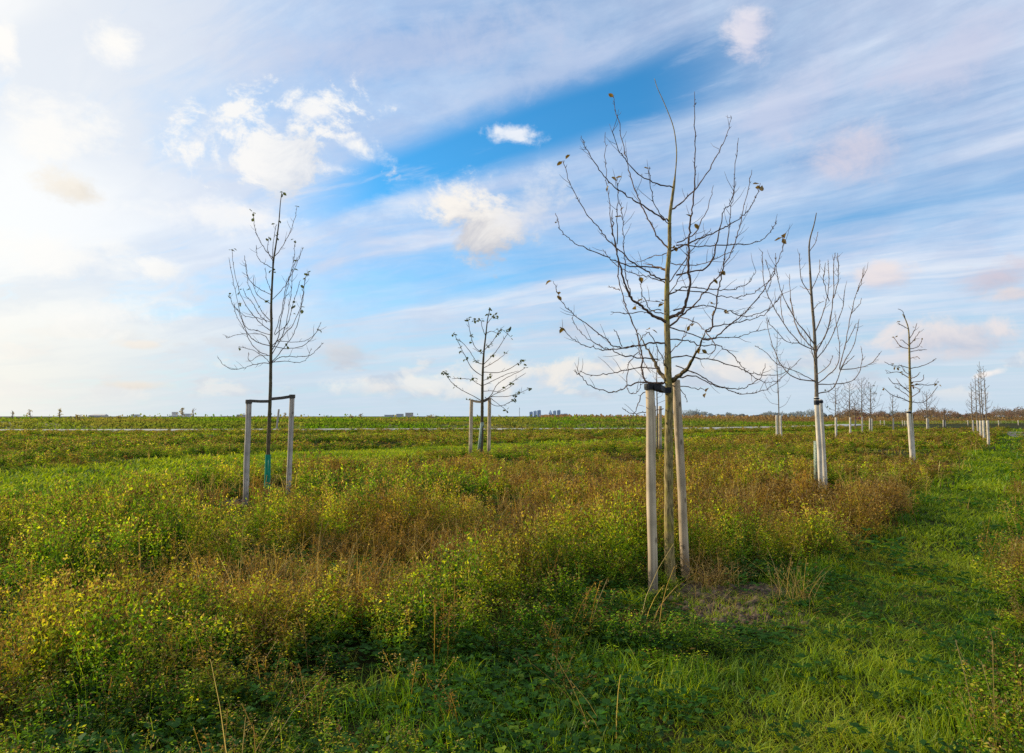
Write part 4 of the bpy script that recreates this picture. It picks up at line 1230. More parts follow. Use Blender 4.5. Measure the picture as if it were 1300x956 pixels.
class Mass:
    def __init__(self): self.V, self.Q, self.C, self.n = [], [], [], 0
    def add(self, protos, pos, scale, colour, zs=None, rng=RNG):
        """pos (N,2); scale (N,); colour(idx, hf, rn, cls) -> (.., 3)"""
        N = len(pos)
        if not N: return
        which = rng.integers(0, len(protos), N)
        z = terrain(pos[:, 0], pos[:, 1])
        for k, P in enumerate(protos):
            I = np.nonzero(which == k)[0]
            if not len(I): continue
            v, qd, hf, rn, cl = P
            a = rng.uniform(0, 2 * np.pi, len(I)); c, s = np.cos(a)[:, None], np.sin(a)[:, None]
            sc_ = scale[I][:, None]
            hs = sc_ if zs is None else zs[I][:, None]
            x = (v[None, :, 0] * c - v[None, :, 1] * s) * sc_ + pos[I, 0][:, None]
            y = (v[None, :, 0] * s + v[None, :, 1] * c) * sc_ + pos[I, 1][:, None]
            zz_ = v[None, :, 2] * hs + z[I][:, None]
            col = colour(I[:, None], hf[None, :], rn[None, :], cl[None, :], rng.random((len(I), 1)))
            self.V.append(np.stack([x, y, zz_], -1).reshape(-1, 3).astype(np.float32))
            self.C.append(np.broadcast_to(col, (len(I), len(v), 3)).reshape(-1, 3).astype(np.float32))
            self.Q.append((qd[None] + (self.n + np.arange(len(I)) * len(v))[:, None, None]).reshape(-1, 4).astype(np.int32))
            self.n += len(I) * len(v)
    def build(self, name, mat, label, cat):
        o = np_mesh(name, np.concatenate(self.V), np.concatenate(self.Q), np.concatenate(self.C), mat)
        print(name, 'faces', sum(len(x) for x in self.Q))
        return tag(o, label, cat, kind='stuff')

def lerp3(a, b, t): return a + (b - a) * t[..., None]
c3 = lambda *v: np.array(v, float)
GREEN, DKGREEN, YELL, BROWN, RUST, TAN, LUSH, LIME = c3(.150, .290, .006), c3(.026, .085, .006), c3(.500, .500, .016), c3(.290, .180, .036), c3(.135, .066, .024), c3(.52, .38, .13), c3(.100, .230, .007), c3(.345, .430, .012)

def scatter(r0, r1, per_m2, half=0.80, rng=RNG, extra_left=0.0):
    """points between two distances inside the wedge the path overlooks"""
    a0, a1 = -half - extra_left, half
    n = int(per_m2 * (a1 - a0) / 2 * (r1 * r1 - r0 * r0))
    r = np.sqrt(rng.uniform(r0 * r0, r1 * r1, n)); a = rng.uniform(a0, a1, n)
    return np.stack([r * np.sin(a), r * np.cos(a)], 1)

def dryness(x, y):
    """0 green ... 1 withered brown"""
    d = 0.07 + (fbm(x * .55, y * .55, 31) - .5) * 1.25 + (fbm(x * 2.6, y * 2.6, 35) - .5) * 1.1
    for (u, v, rx, k) in [(600, 690, 2.6, .50), (760, 640, 3.2, .45), (480, 760, 1.5, .32), (700, 700, 1.6, .35), (250, 640, 2.0, .15), (450, 600, 3.0, .25), (960, 640, 2.6, .55), (1040, 660, 2.4, .45), (900, 600, 5, .25), (560, 610, 4, .12), (160, 690, 3.2, -.22), (330, 700, 2.2, -.10), (120, 620, 4, -.20), (1150, 620, 3, .15), (1000, 560, 14, .10), (100, 580, 8, -.25), (300, 570, 9, -.22), (60, 560, 14, -.25), (430, 555, 12, -.15), (1010, 715, 1.6, -.20)]:
        p = ground(u, v); e = np.exp(-((x - p.x) ** 2 + (y - p.y) ** 2) / rx ** 2)
        d = d + k * e
    return d

weeds, grass, forbs, straw = Mass(), Mass(), Mass(), Mass()
R_ = random.Random(3)
W0 = [proto_weed(R_, .45, 3, 38, .031, 7) for _ in range(9)]
WN = [proto_weed(R_, .45, 3, 44, .024, 7) for _ in range(9)]
W1 = [proto_weed(R_, .45, 3, 19, .052, 3) for _ in range(8)]
W2 = [proto_weed(R_, .45, 3, 16, .060, 4) for _ in range(8)]
W3 = [proto_weed(R_, .45, 3, 9, .095, 3) for _ in range(6)]
G0 = [proto_tuft(R_, .20, 16, .0030, .05) for _ in range(8)]
G1 = [proto_tuft(R_, .20, 11, .0065, .08, segs=2) for _ in range(6)]
G2 = [proto_tuft(R_, .20, 9, .016, .16, segs=2) for _ in range(6)]
G3 = [proto_tuft(R_, .20, 8, .04, .40, segs=1) for _ in range(6)]
F0 = [proto_forb(R_, .040, 9) for _ in range(8)]
F1 = [proto_forb(R_, .070, 7, .12) for _ in range(6)]
S0 = [proto_straw(R_, .6, 5, .0026) for _ in range(6)]
S1 = [proto_straw(R_, .6, 4, .004) for _ in range(6)]
S2 = [proto_straw(R_, .6, 4, .010) for _ in range(6)]

RXY = np.array([(p.x, p.y) for p in ROAD])
def road_gap(x, y):
    """how far in front of the road"""
    return np.where(x < 34, np.interp(x, RXY[:, 0], RXY[:, 1]) - y, 30.0)
def clear_of_road(x, y):
    d = seg_dist(x, y, RXY)
    return (d > 2.4) & (road_gap(x, y) > 0)
FEET = [(o.location.x, o.location.y) for o in bpy.data.objects if o.name.startswith('tree_stake') and o.location.y < 36] + [(SOIL_C.x, SOIL_C.y), (SOIL_C.x - .2, SOIL_C.y), (SOIL_C.x + .25, SOIL_C.y)]
def foot_clear(x, y):
    """growth is thinner and lower where the trees were planted, and on the way to them"""
    k = np.ones(len(x))
    for fx, fy in FEET:
        L = math.hypot(fx, fy); ux, uy = fx / L, fy / L
        al = x * ux + y * uy - L; ac = np.abs(-x * uy + y * ux)
        depth = .5 + .10 * L
        inside = _sm(.32 + .02 * L, .10, ac) * _sm(.35, .10, al) * _sm(-depth - .5, -depth + .3, al)
        k = np.minimum(k, 1 - .72 * inside)
    return k
def grow_weeds(protos, r0, r1, dens, sc0=1.0, hz=1.0):
    p = scatter(r0, r1, dens, extra_left=.10)
    x, y = p[:, 0], p[:, 1]
    t = tall(x, y) * (1 - soil(x, y))
    bare = fbm(x * 1.1, y * 1.1, 91)
    keep = RNG.random(len(p)) < np.clip(t * 1.2 * _sm(.26, .52, bare), 0.0, 1)
    # keep the poles' feet and the view of them clear
    keep &= clear_of_road(x, y)
    p = p[keep]; x, y, t = x[keep], y[keep], t[keep]
    n = len(p)
    t = t * (1 - .6 * _sm(16, 6, road_gap(x, y)))
    hmap = .20 + 1.45 * _sm(.34, .62, fbm(x * .75, y * .75, 41)) * (.35 + 1.2 * fbm(x * 2.2, y * 2.2, 43)) * (1 - .25 * _sm(9, 5, np.hypot(x, y)))
    hmap = hmap * foot_clear(x, y)
    hmap = np.where(np.hypot(x - b2.x, y - b2.y) < 4.0, hmap * .75, hmap)
    D = dryness(x, y)
    h = hmap * np.where(np.hypot(x, y) < 9, .12 + .88 * t ** 1.3, .45 + .55 * t) * RNG.uniform(.7, 1.2, n) * hz
    s = RNG.uniform(.85, 1.2, n) * sc0
    D = D + RNG.normal(0, .16, n) + .16 * _sm(14, 30, np.hypot(x, y))
    br = RNG.uniform(.5, 1.4, n) * (.65 + .7 * fbm(x * 3.1, y * 3.1, 97))
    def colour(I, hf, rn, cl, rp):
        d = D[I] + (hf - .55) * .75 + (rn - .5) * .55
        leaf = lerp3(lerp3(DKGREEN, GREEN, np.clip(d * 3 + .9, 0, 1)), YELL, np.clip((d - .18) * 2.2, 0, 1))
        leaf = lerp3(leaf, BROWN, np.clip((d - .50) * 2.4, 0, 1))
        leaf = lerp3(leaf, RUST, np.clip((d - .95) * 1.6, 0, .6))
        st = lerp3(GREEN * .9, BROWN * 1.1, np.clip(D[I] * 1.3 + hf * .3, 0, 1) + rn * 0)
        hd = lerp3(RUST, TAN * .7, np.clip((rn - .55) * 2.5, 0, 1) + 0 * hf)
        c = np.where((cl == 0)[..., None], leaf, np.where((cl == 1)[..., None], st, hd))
        return c * br[I][..., None] * (.7 + .6 * rn[..., None]) * np.clip(.5 + .65 * hf, 0, 1.1)[..., None]  # lower leaves tinted darker, painting in shade between the plants
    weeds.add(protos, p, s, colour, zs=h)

def grow_grass(protos, r0, r1, dens, sc0=1.0, h0=1.0):
    p = scatter(r0, r1, dens)
    x, y = p[:, 0], p[:, 1]
    t = tall(x, y); so = soil(x, y)
    q = np.abs(path_q(x, y)); onp = _sm(.85, .4, q)
    keep = RNG.random(len(p)) < np.clip((1 - .97 * t) * (1 - so * .96), 0, 1)
    keep &= clear_of_road(x, y)
    p = p[keep]; x, y, t, onp = x[keep], y[keep], t[keep], onp[keep]; n = len(p)
    lump = fbm(x * 1.3, y * 1.3, 51)
    h = (0.55 + 1.0 * lump) * (1 - .60 * onp) * RNG.uniform(.6, 1.3, n) * h0 * (1 - .35 * t * _sm(12, 7, np.hypot(x, y)))
    m = mown(x, y); h = h * foot_clear(x, y) * (1 - .40 * m) * (1 - .4 * _sm(16, 6, road_gap(x, y)))
    s = RNG.uniform(.8, 1.25, n) * sc0
    D = (fbm(x * .8, y * .8, 53) - .5) + RNG.normal(0, .13, n) + .30 * t - .05 * onp
    br = RNG.uniform(.7, 1.3, n)
    mm = m + 0.85 * onp
    def colour(I, hf, rn, cl, rp):
        d = D[I] + (rn - .5) * .5 + hf * .12
        base_ = lerp3(LUSH * .62, LUSH, np.clip(d * 2 + .6, 0, 1))
        c = lerp3(base_, LIME, np.clip((d - .05) * 1.6 + mm[I] * .55, 0, 1))
        c = lerp3(c, YELL, np.clip((d - .38) * 2.2, 0, 1))
        c = lerp3(c, TAN * .8, np.clip((d - .52) * 3, 0, 1))
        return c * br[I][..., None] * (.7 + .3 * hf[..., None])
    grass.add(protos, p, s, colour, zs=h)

def grow_forbs(protos, r0, r1, dens, sc0=1.0):
    p = scatter(r0, r1, dens)
    x, y = p[:, 0], p[:, 1]
    t = tall(x, y); so = soil(x, y); onp = _sm(.8, .4, np.abs(path_q(x, y)))
    f = fbm(x * 1.1, y * 1.1, 61)
    keep = RNG.random(len(p)) < np.clip(_sm(.30, .55, f) * (1 - so) * (1 - .85 * onp) * (1 - .25 * t), 0, 1)
    p = p[keep]; x, y = x[keep], y[keep]; n = len(p)
    s = RNG.uniform(.7, 1.3, n) * sc0; h = RNG.uniform(.5, 1.7, n) * foot_clear(x, y)
    br = RNG.uniform(.7, 1.3, n); D = RNG.random(n)
    def colour(I, hf, rn, cl, rp):
        c = lerp3(DKGREEN, c3(.045, .125, .016), np.clip(D[I] + hf * .3 + (rn - .5) * .5, 0, 1))
        c = lerp3(c, LIME, np.clip((D[I] + (rn - .5) * .4 - .9) * 2.5, 0, .6))
        return c * br[I][..., None]
    forbs.add(protos, p, s, colour, zs=h)

def grow_straw(protos, r0, r1, dens, sc0=1.0):
    p = scatter(r0, r1, dens)
    x, y = p[:, 0], p[:, 1]
    t = tall(x, y)
    f = fbm(x * .7, y * .7, 71)
    keep = RNG.random(len(p)) < np.clip(t * _sm(.45, .75, f) * _sm(.15, .6, dryness(x, y)) + .02 * (t > .1), 0, 1) * (soil(x, y) < .3)
    p = p[keep]; n = len(p)
    s = RNG.uniform(.7, 1.2, n) * sc0; h = RNG.uniform(.6, 1.15, n); br = RNG.uniform(.6, 1.25, n)
    def colour(I, hf, rn, cl, rp):
        c = lerp3(TAN, c3(.22, .12, .05), np.clip(rn * 1.2 - .1, 0, 1) + 0 * hf)
        c = np.where((cl == 2)[..., None], c * .75, c)
        return c * br[I][..., None]
    straw.add(protos, p, s, colour, zs=h)

DR0 = [proto_dry(R_) for _ in range(6)]
DR1 = [proto_dry(R_, .62, 4, 22, .032, .004) for _ in range(6)]
DR2 = [proto_dry(R_, .62, 3, 12, .075, .009) for _ in range(6)]
def grow_dry(protos, r0, r1, dens, sc0=1.0, hz=1.0):
    p = scatter(r0, r1, dens, extra_left=.08)
    x, y = p[:, 0], p[:, 1]
    t = tall(x, y); D = dryness(x, y); f = fbm(x * 1.4, y * 1.4, 95)
    keep = RNG.random(len(p)) < np.clip(t * (.10 + 1.1 * _sm(.10, .75, D)) * _sm(.30, .60, f) * (1 - soil(x, y)), 0, 1)
    keep &= clear_of_road(x, y)
    p = p[keep]; x, y = x[keep], y[keep]; n = len(p)
    h = RNG.uniform(.5, 1.05, n) * hz * (.55 + .6 * fbm(x * .75, y * .75, 41)) * foot_clear(x, y) * (1 - .5 * _sm(16, 6, road_gap(x, y)))
    br = RNG.uniform(.6, 1.3, n); D = D[keep]
    def colour(I, hf, rn, cl, rp):
        c = lerp3(RUST, BROWN, np.clip(rn * 1.5 - .2, 0, 1) + 0 * hf)
        c = lerp3(c, TAN * .85, np.clip((rp - .78) * 4, 0, .8) + 0 * rn)
        c = np.where((cl == 1)[..., None], BROWN * .8, c)
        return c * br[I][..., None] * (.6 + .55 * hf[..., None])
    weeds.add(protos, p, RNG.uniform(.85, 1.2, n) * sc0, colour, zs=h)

Q_ = 1.0
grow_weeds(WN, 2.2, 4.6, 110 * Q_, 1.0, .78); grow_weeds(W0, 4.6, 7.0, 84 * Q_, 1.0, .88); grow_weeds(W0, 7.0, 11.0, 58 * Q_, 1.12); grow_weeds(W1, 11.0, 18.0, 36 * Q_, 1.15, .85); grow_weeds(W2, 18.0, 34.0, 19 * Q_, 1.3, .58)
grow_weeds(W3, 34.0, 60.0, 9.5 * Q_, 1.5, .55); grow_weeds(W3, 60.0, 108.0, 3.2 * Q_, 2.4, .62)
grow_grass(G0, 2.0, 6.5, 190 * Q_); grow_grass(G0, 6.5, 10.0, 110 * Q_, 1.15); grow_grass(G1, 10.0, 18.0, 60 * Q_, 1.25); grow_grass(G2, 18.0, 40.0, 24 * Q_, 1.3); grow_grass(G3, 40.0, 112.0, 3.6 * Q_, 1.6, 1.15)
grow_forbs(F0, 2.0, 8.0, 110 * Q_); grow_forbs(F1, 8.0, 16.0, 28 * Q_)
grow_dry(DR0, 2.5, 10.0, 42); grow_dry(DR1, 10.0, 20.0, 22, 1.1); grow_dry(DR2, 20.0, 45.0, 9, 1.0, .65); grow_dry(DR2, 45.0, 85.0, 3.0, 1.8, .6)
grow_straw(S0, 3.0, 9.0, 30); grow_straw(S1, 9.0, 20.0, 14); grow_straw(S2, 20.0, 60.0, 1.6, 1.15)
# dead bundle of stalks beside the soil patch, and tall blades round the stake feet
def clump(mass, protos, u, v, n, rad, sc, hz, colf):
    c = ground(u, v)
    p = np.stack([RNG.normal(c.x, rad, n), RNG.normal(c.y, rad * .8, n)], 1)
    mass.add(protos, p, RNG.uniform(.8, 1.2, n) * sc, colf, zs=RNG.uniform(.7, 1.2, n) * hz)
tanf = lambda I, hf, rn, cl, rp: lerp3(TAN, c3(.20, .11, .05), np.clip(rn * 1.3, 0, 1) + 0 * hf) + 0 * rp[..., None]
limef = lambda I, hf, rn, cl, rp: lerp3(LUSH, LIME, np.clip(rn + hf * .3, 0, 1)) + 0 * rp[..., None]
yelf = lambda I, hf, rn, cl, rp: lerp3(c3(.30, .24, .02), TAN, np.clip(rn * .6, 0, 1) + 0 * hf) + 0 * rp[..., None]
rusf = lambda I, hf, rn, cl, rp: lerp3(RUST, BROWN * 1.3, np.clip(rn * 1.2, 0, 1) + 0 * hf) + 0 * rp[..., None]
clump(straw, S0, 908, 744, 40, .12, 1.0, .5, tanf); clump(weeds, DR0, 905, 742, 5, .12, 1.0, .55, rusf); clump(straw, S0, 1005, 765, 9, .10, 1.0, .75, tanf); clump(straw, S1, 255, 632, 16, .28, 1.0, .8, tanf)
LONG = [proto_tuft(R_, .38, 12, .0045, .04, .9, 4) for _ in range(6)]
clump(grass, LONG, 848, 747, 9, .10, .8, .5, limef); clump(grass, LONG, 806, 772, 6, .1, .9, .6, limef)
for (u, v) in [(700, 855), (610, 860), (1010, 850), (760, 850), (480, 868), (1085, 800), (40, 760), (560, 835), (1230, 850), (950, 830), (880, 850)]:
    clump(grass, LONG, u, v, 2, .16, .9, .45, limef)
YEL = [proto_tuft(R_, .75, 12, .011, .08, .7, 4) for _ in range(4)]
clump(grass, YEL, 1077, 640, 3, .12, 1.0, .95, yelf)
for (u, v, n) in [(985, 640, 26), (1005, 650, 26), (940, 655, 20), (1110, 640, 16), (700, 655, 26), (650, 690, 26), (760, 665, 20), (590, 720, 20)]:
    clump(straw, S1 if v < 670 else S0, u, v, int(n * 1.6), .6, 1.0, .72, tanf)
# crumbly clods and chips on the bare soil
def proto_clod(r):
    V = []; k = r.random()
    for z, rr in ((-.3, .8), (.35, 1.0), (.85, .5)):
        for j in range(6):
            a = j * math.pi / 3 + r.uniform(-.3, .3); q_ = rr * r.uniform(.7, 1.15); V.append((q_ * math.cos(a), q_ * math.sin(a), z * r.uniform(.7, 1.2)))
    Q = [(l * 6 + j, l * 6 + (j + 1) % 6, (l + 1) * 6 + (j + 1) % 6, (l + 1) * 6 + j) for l in range(2) for j in range(6)] + [(12, 13, 14, 15), (12, 15, 16, 17)]
    n = len(V); return (np.array(V), np.array(Q), np.ones(n), np.full(n, k), np.zeros(n, int))
clods = Mass(); CL = [proto_clod(R_) for _ in range(8)]
for sp, sr in SOIL:
    n = 900; p = np.stack([RNG.normal(sp.x, sr * .5, n), RNG.normal(sp.y, sr * .5, n)], 1); p = p[soil(p[:, 0], p[:, 1]) > .25]
    clods.add(CL, p, .006 + .036 * RNG.random(len(p)) ** 3, lambda I, hf, rn, cl, rp: lerp3(c3(.045, .03, .019), c3(.17, .12, .08), np.clip(rn * .5 + rp * .6, 0, 1) + 0 * hf))
m_clod, q, b = new_mat("crumbled_soil"); a_ = q.new("ShaderNodeAttribute", attribute_name="tint"); q.l.new(a_.outputs["Color"], b.inputs["Base Color"]); b.inputs["Roughness"].default_value = 1.0
clods.build("dirt_clods", m_clod, "crumbled brown soil on the bare planting patches", "soil")
p = np.stack([RNG.normal(SOIL_C.x, .45, 160), RNG.normal(SOIL_C.y, .4, 160)], 1)
grass.add(G0, p, RNG.uniform(.4, .8, 160), limef, zs=RNG.uniform(.2, .55, 160)); straw.add(S0, p[:50] + .05, np.full(50, .7), tanf, zs=RNG.uniform(.08, .3, 50))
# leaves shed under the big tree
fl = Mass(); n = 200; p = np.stack([RNG.normal(b0.x + .5, 1.3, n), RNG.normal(b0.y - .5, 1.3, n)], 1)
FLP = []
for _ in range(8):
    a = R_.uniform(0, 6.28); V_ = [(-.5, 0, 0), (0, .22, .12), (.5, 0, .02), (0, -.22, .1)]
    FLP.append((np.array(V_) + np.array([0, 0, R_.uniform(.3, 4.0)]), np.array([[0, 1, 2, 3]]), np.ones(4), np.full(4, R_.random()), np.zeros(4, int)))
fl.add(FLP, p, RNG.uniform(.035, .06, n), lambda I, hf, rn, cl, rp: lerp3(c3(.12, .065, .022), c3(.26, .17, .04), np.clip(rn * .6 + rp * .5, 0, 1) + 0 * hf))
fl.build("fallen_leaves", M['plant'], "curled brown leaves shed in the grass below the big tree", "leaves")
# bank and causeway turf, and the tan reeds at the right
def on_road_side(o0, o1, n, line):
    ROAD = line; i = RNG.integers(0, len(ROAD) - 1, n); t = RNG.random(n); o = RNG.uniform(o0, o1, n)
    A_ = np.array([tuple(p) for p in ROAD]); d = A_[i + 1] - A_[i]; P = A_[i] + d * t[:, None]
    nn = np.stack([-d[:, 1], d[:, 0]], 1); nn /= np.linalg.norm(nn, axis=1, keepdims=True)
    return P[:, :2] + nn * o[:, None], o
def quads_mass(name, label, pos, z, size, cols, hgt, mat):
    n = len(pos); m = 4
    P = np.repeat(pos, m, 0) + RNG.normal(0, .35, (n * m, 2)); Z = np.repeat(z, m) + RNG.uniform(0, 1, n * m) * np.repeat(hgt, m)
    s = size * RNG.uniform(.6, 1.4, n * m); a = RNG.uniform(0, 6.28, n * m)
    q_ = np.array([[-1, -.2], [.1, -.7], [1, .2], [-.1, .9]])
    Vx = P[:, 0, None] + q_[None, :, 0] * s[:, None] * np.cos(a)[:, None]; Vy = P[:, 1, None] + q_[None, :, 0] * s[:, None] * np.sin(a)[:, None]; Vz = Z[:, None] + q_[None, :, 1] * s[:, None] * 1.2
    V = np.stack([Vx, Vy, Vz], -1).reshape(-1, 3)
    C = np.repeat(np.repeat(cols, m, 0) * RNG.uniform(.7, 1.3, (n * m, 1)), 4, 0)
    o = np_mesh(name, V, np.arange(len(V)).reshape(-1, 4), C, mat); return tag(o, label, 'grass' if 'grass' in name else 'reeds', kind='stuff')
pos, o = on_road_side(-.5, 20, 22000, BANK)
zb = np.interp(o, [b_[0] for b_ in BANK_O], [b_[1] for b_ in BANK_O]) * (1 - .42 * _sm(10, 60, pos[:, 0]))
f = fbm(pos[:, 0] * .12, pos[:, 1] * .3, 81)[:, None]; rt = _sm(5, 60, pos[:, 0])[:, None]
cols = GREEN * .75 + (c3(.24, .19, .05) - GREEN * .75) * np.clip((f - .3) * 2, 0, 1); cols = cols + (c3(.20, .115, .05) - cols) * rt * _sm(4, 7, o)[:, None]
quads_mass("bank_grass", "rough dark green grass on the low bank behind the road", pos, zb, .14, cols, .12 + .25 * RNG.random(len(o)) ** 3 + .7 * (RNG.random(len(o)) > .96) * RNG.random(len(o)) * (o > 5), M['plant'])
pos, o = on_road_side(24, 50, 9000, BANK); k = pos[:, 0] > 6; pos, o = pos[k], o[k]
quads_mass("reeds", "tan and rust reeds beyond the road at right", pos, np.full(len(o), .3), .20, np.where(RNG.random((len(o), 1)) < .5, c3(.27, .18, .09), c3(.20, .115, .06)), .8 + .9 * RNG.random(len(o)), M['plant'])
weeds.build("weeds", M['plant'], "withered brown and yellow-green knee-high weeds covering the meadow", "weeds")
grass.build("grass", M['blade'], "lush green grass of the track, mown strips and near ground", "grass")
forbs.build("ground_cover", M['plant'], "low dark green clover-like leaves near the soil", "ground cover")
straw.build("dry_stalks", M['plant'], "pale tan dead stalks standing among the weeds", "dry stalks")
# ------------------------------------------------------------------ far buildings, woods, saplings
m_haze_tan = plain_mat("hazy_brick", (0.58, 0.48, 0.39), (0.64, 0.53, 0.44), 0.05, 0.9, 0)  # distance haze is mixed into the base colours of these far materials
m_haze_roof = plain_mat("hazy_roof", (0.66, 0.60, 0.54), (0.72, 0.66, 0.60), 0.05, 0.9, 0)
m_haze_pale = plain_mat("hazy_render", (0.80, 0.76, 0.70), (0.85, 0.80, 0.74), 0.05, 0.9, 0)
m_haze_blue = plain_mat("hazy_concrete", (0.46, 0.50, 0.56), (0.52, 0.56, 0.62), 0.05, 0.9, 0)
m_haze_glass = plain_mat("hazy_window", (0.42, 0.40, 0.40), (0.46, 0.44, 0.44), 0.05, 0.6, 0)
m_tower = plain_mat("hazy_tower_blue", (0.36, 0.45, 0.58), (0.41, 0.50, 0.62), 0.01, 0.9, 0)  # tower colours have the blue of distant haze painted in
m_tower_pale = plain_mat("hazy_tower_pale", (0.48, 0.56, 0.67), (0.53, 0.61, 0.71), 0.01, 0.9, 0)
m_tower_win = plain_mat("hazy_tower_window", (0.30, 0.38, 0.50), (0.33, 0.41, 0.53), 0.01, 0.6, 0)
def block(label, u0, u1, top, D, mat, roof, storeys=4, extra=None, bottom=536, group='distant buildings beyond the bank', slope=0.0, name='building'):
    c = at_depth((u0 + u1) / 2, top, D); w = (u1 - u0) / F_PX * D
    h = c.z
    dep = max(w * 0.45, 8.0)
    root = empty(name, Vector((c.x, D, 0))); tag(root, label, 'building', group)
    mb = MB(); mb.box((c.x, D, h / 2), (w, dep, h))
    # storey ledges keep the front from being one flat plate
    mb.build('wall', mat, root)
    rf = MB()
    if slope:
        z0 = h + 0.01; i = 0
        rf.v += [Vector((c.x - w / 2 - .3, D - dep / 2 - .3, z0)), Vector((c.x + w / 2 + .3, D - dep / 2 - .3, z0)), Vector((c.x + w / 2 + .3, D + dep / 2 + .3, z0)), Vector((c.x - w / 2 - .3, D + dep / 2 + .3, z0)),
                 Vector((c.x - w / 4, D, z0 + slope)), Vector((c.x + w / 2 - .6, D, z0 + slope))]
        rf.f += [(0, 1, 5, 4), (1, 2, 5), (2, 3, 4, 5), (3, 0, 4), (3, 2, 1, 0)]
    else:
        rf.box((c.x, D, h + 0.35), (w + .6, dep + .6, .7))
    rf.build('roof', roof, root)
    for k in range(storeys):
        z = h * (k + 0.55) / storeys
        wb = MB(); wb.box((c.x, D - dep / 2 - .12, z), (w * .9, .2, h / storeys * .42))
        wb.build('window_band', m_haze_glass, root)
    if extra:
        (eu0, eu1, et) = extra
        e = at_depth((eu0 + eu1) / 2, et, D); ew = (eu1 - eu0) / F_PX * D
        MB().box((e.x, D, (h + .71 + e.z) / 2), (ew, dep * .6, e.z - h - .71)).build('upper_storey', mat, root)
    return root
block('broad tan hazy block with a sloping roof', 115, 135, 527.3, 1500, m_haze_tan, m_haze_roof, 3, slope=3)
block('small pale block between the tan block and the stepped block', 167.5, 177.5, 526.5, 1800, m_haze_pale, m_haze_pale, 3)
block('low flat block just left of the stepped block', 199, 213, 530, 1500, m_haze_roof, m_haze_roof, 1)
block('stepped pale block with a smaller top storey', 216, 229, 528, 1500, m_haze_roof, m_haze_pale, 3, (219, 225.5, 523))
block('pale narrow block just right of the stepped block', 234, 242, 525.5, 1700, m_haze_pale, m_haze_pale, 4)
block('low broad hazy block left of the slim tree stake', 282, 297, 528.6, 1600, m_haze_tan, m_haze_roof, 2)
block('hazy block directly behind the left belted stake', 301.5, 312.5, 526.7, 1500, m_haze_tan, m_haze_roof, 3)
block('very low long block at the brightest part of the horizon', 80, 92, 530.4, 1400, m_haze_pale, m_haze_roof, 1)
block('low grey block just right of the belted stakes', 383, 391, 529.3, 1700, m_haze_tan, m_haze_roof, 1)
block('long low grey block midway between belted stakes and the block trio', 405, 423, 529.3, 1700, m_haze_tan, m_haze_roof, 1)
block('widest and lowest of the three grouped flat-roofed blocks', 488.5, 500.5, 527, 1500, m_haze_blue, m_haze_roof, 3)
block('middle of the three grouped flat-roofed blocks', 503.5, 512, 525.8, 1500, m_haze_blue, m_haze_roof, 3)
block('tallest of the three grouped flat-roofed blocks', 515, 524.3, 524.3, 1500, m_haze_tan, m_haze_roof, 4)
SK = 'hazy blue city skyline'
def tower(label, u0, u1, top, D, mat, crown=None):
    c = at_depth((u0 + u1) / 2, top, D); w = (u1 - u0) / F_PX * D; h = c.z
    root = empty('tower_block', Vector((c.x, D, 0))); tag(root, label, 'tower', SK)
    MB().box((c.x, D, h / 2), (w, w * .8, h)).build('shaft', mat, root)
    for k in (-1, 1):
        MB().box((c.x + k * w * .24, D - w * .4 - .5, h * .48), (w * .2, .8, h * .9)).build('window_strip', m_tower_win, root)
    if crown == 'spire':
        mb = MB(); z0 = h + .02
        mb.v += [Vector((c.x - w / 2, D - w * .4, z0)), Vector((c.x + w / 2, D - w * .4, z0)), Vector((c.x + w / 2, D + w * .4, z0)), Vector((c.x - w / 2, D + w * .4, z0)), Vector((c.x, D, z0 + w * .9))]
        mb.f += [(0, 1, 4), (1, 2, 4), (2, 3, 4), (3, 0, 4), (3, 2, 1, 0)]; mb.build('roof', mat, root)
    else:
        MB().box((c.x + w * .1, D, h + 1.6), (w * .5, w * .4, 3.2)).build('roof_plant', mat, root)
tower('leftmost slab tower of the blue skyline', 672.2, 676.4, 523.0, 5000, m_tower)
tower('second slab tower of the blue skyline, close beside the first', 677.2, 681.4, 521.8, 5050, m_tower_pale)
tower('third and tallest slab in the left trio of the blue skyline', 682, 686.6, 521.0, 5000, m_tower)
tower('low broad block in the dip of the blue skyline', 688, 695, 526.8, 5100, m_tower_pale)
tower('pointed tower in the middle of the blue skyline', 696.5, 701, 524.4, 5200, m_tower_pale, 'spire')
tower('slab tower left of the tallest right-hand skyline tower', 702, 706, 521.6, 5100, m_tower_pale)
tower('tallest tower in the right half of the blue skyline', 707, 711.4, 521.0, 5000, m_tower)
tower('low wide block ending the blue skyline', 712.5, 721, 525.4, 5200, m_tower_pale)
ms = at_depth(659.4, 517, 4500)
root = empty('radio_mast', Vector((ms.x, 4500, 0))); tag(root, 'thin grey mast standing alone left of the blue skyline', 'mast')
MB().tube([Vector((ms.x, 4500, 0)), Vector((ms.x, 4500, ms.z * .8)), ms], [2.2, 1.8, 1.0], 6).build('pole', m_haze_blue, root)
MB().tube([Vector((ms.x, 4500, ms.z * .80)), Vector((ms.x, 4500, ms.z * .86))], [3.2, 3.2], 8).build('platform', m_haze_blue, root)

# leaning post behind the slim tree
pf, pt = at_depth(350.6, 545, 72), at_depth(354, 519.5, 72)
s_ = stake('short dark post leaning right behind the slim tree', Vector((pf.x, 72, -.05)), pt, 0.10, 'stake_dull', None, 77, name='wooden_post', n=8)
s_["category"] = 'post'

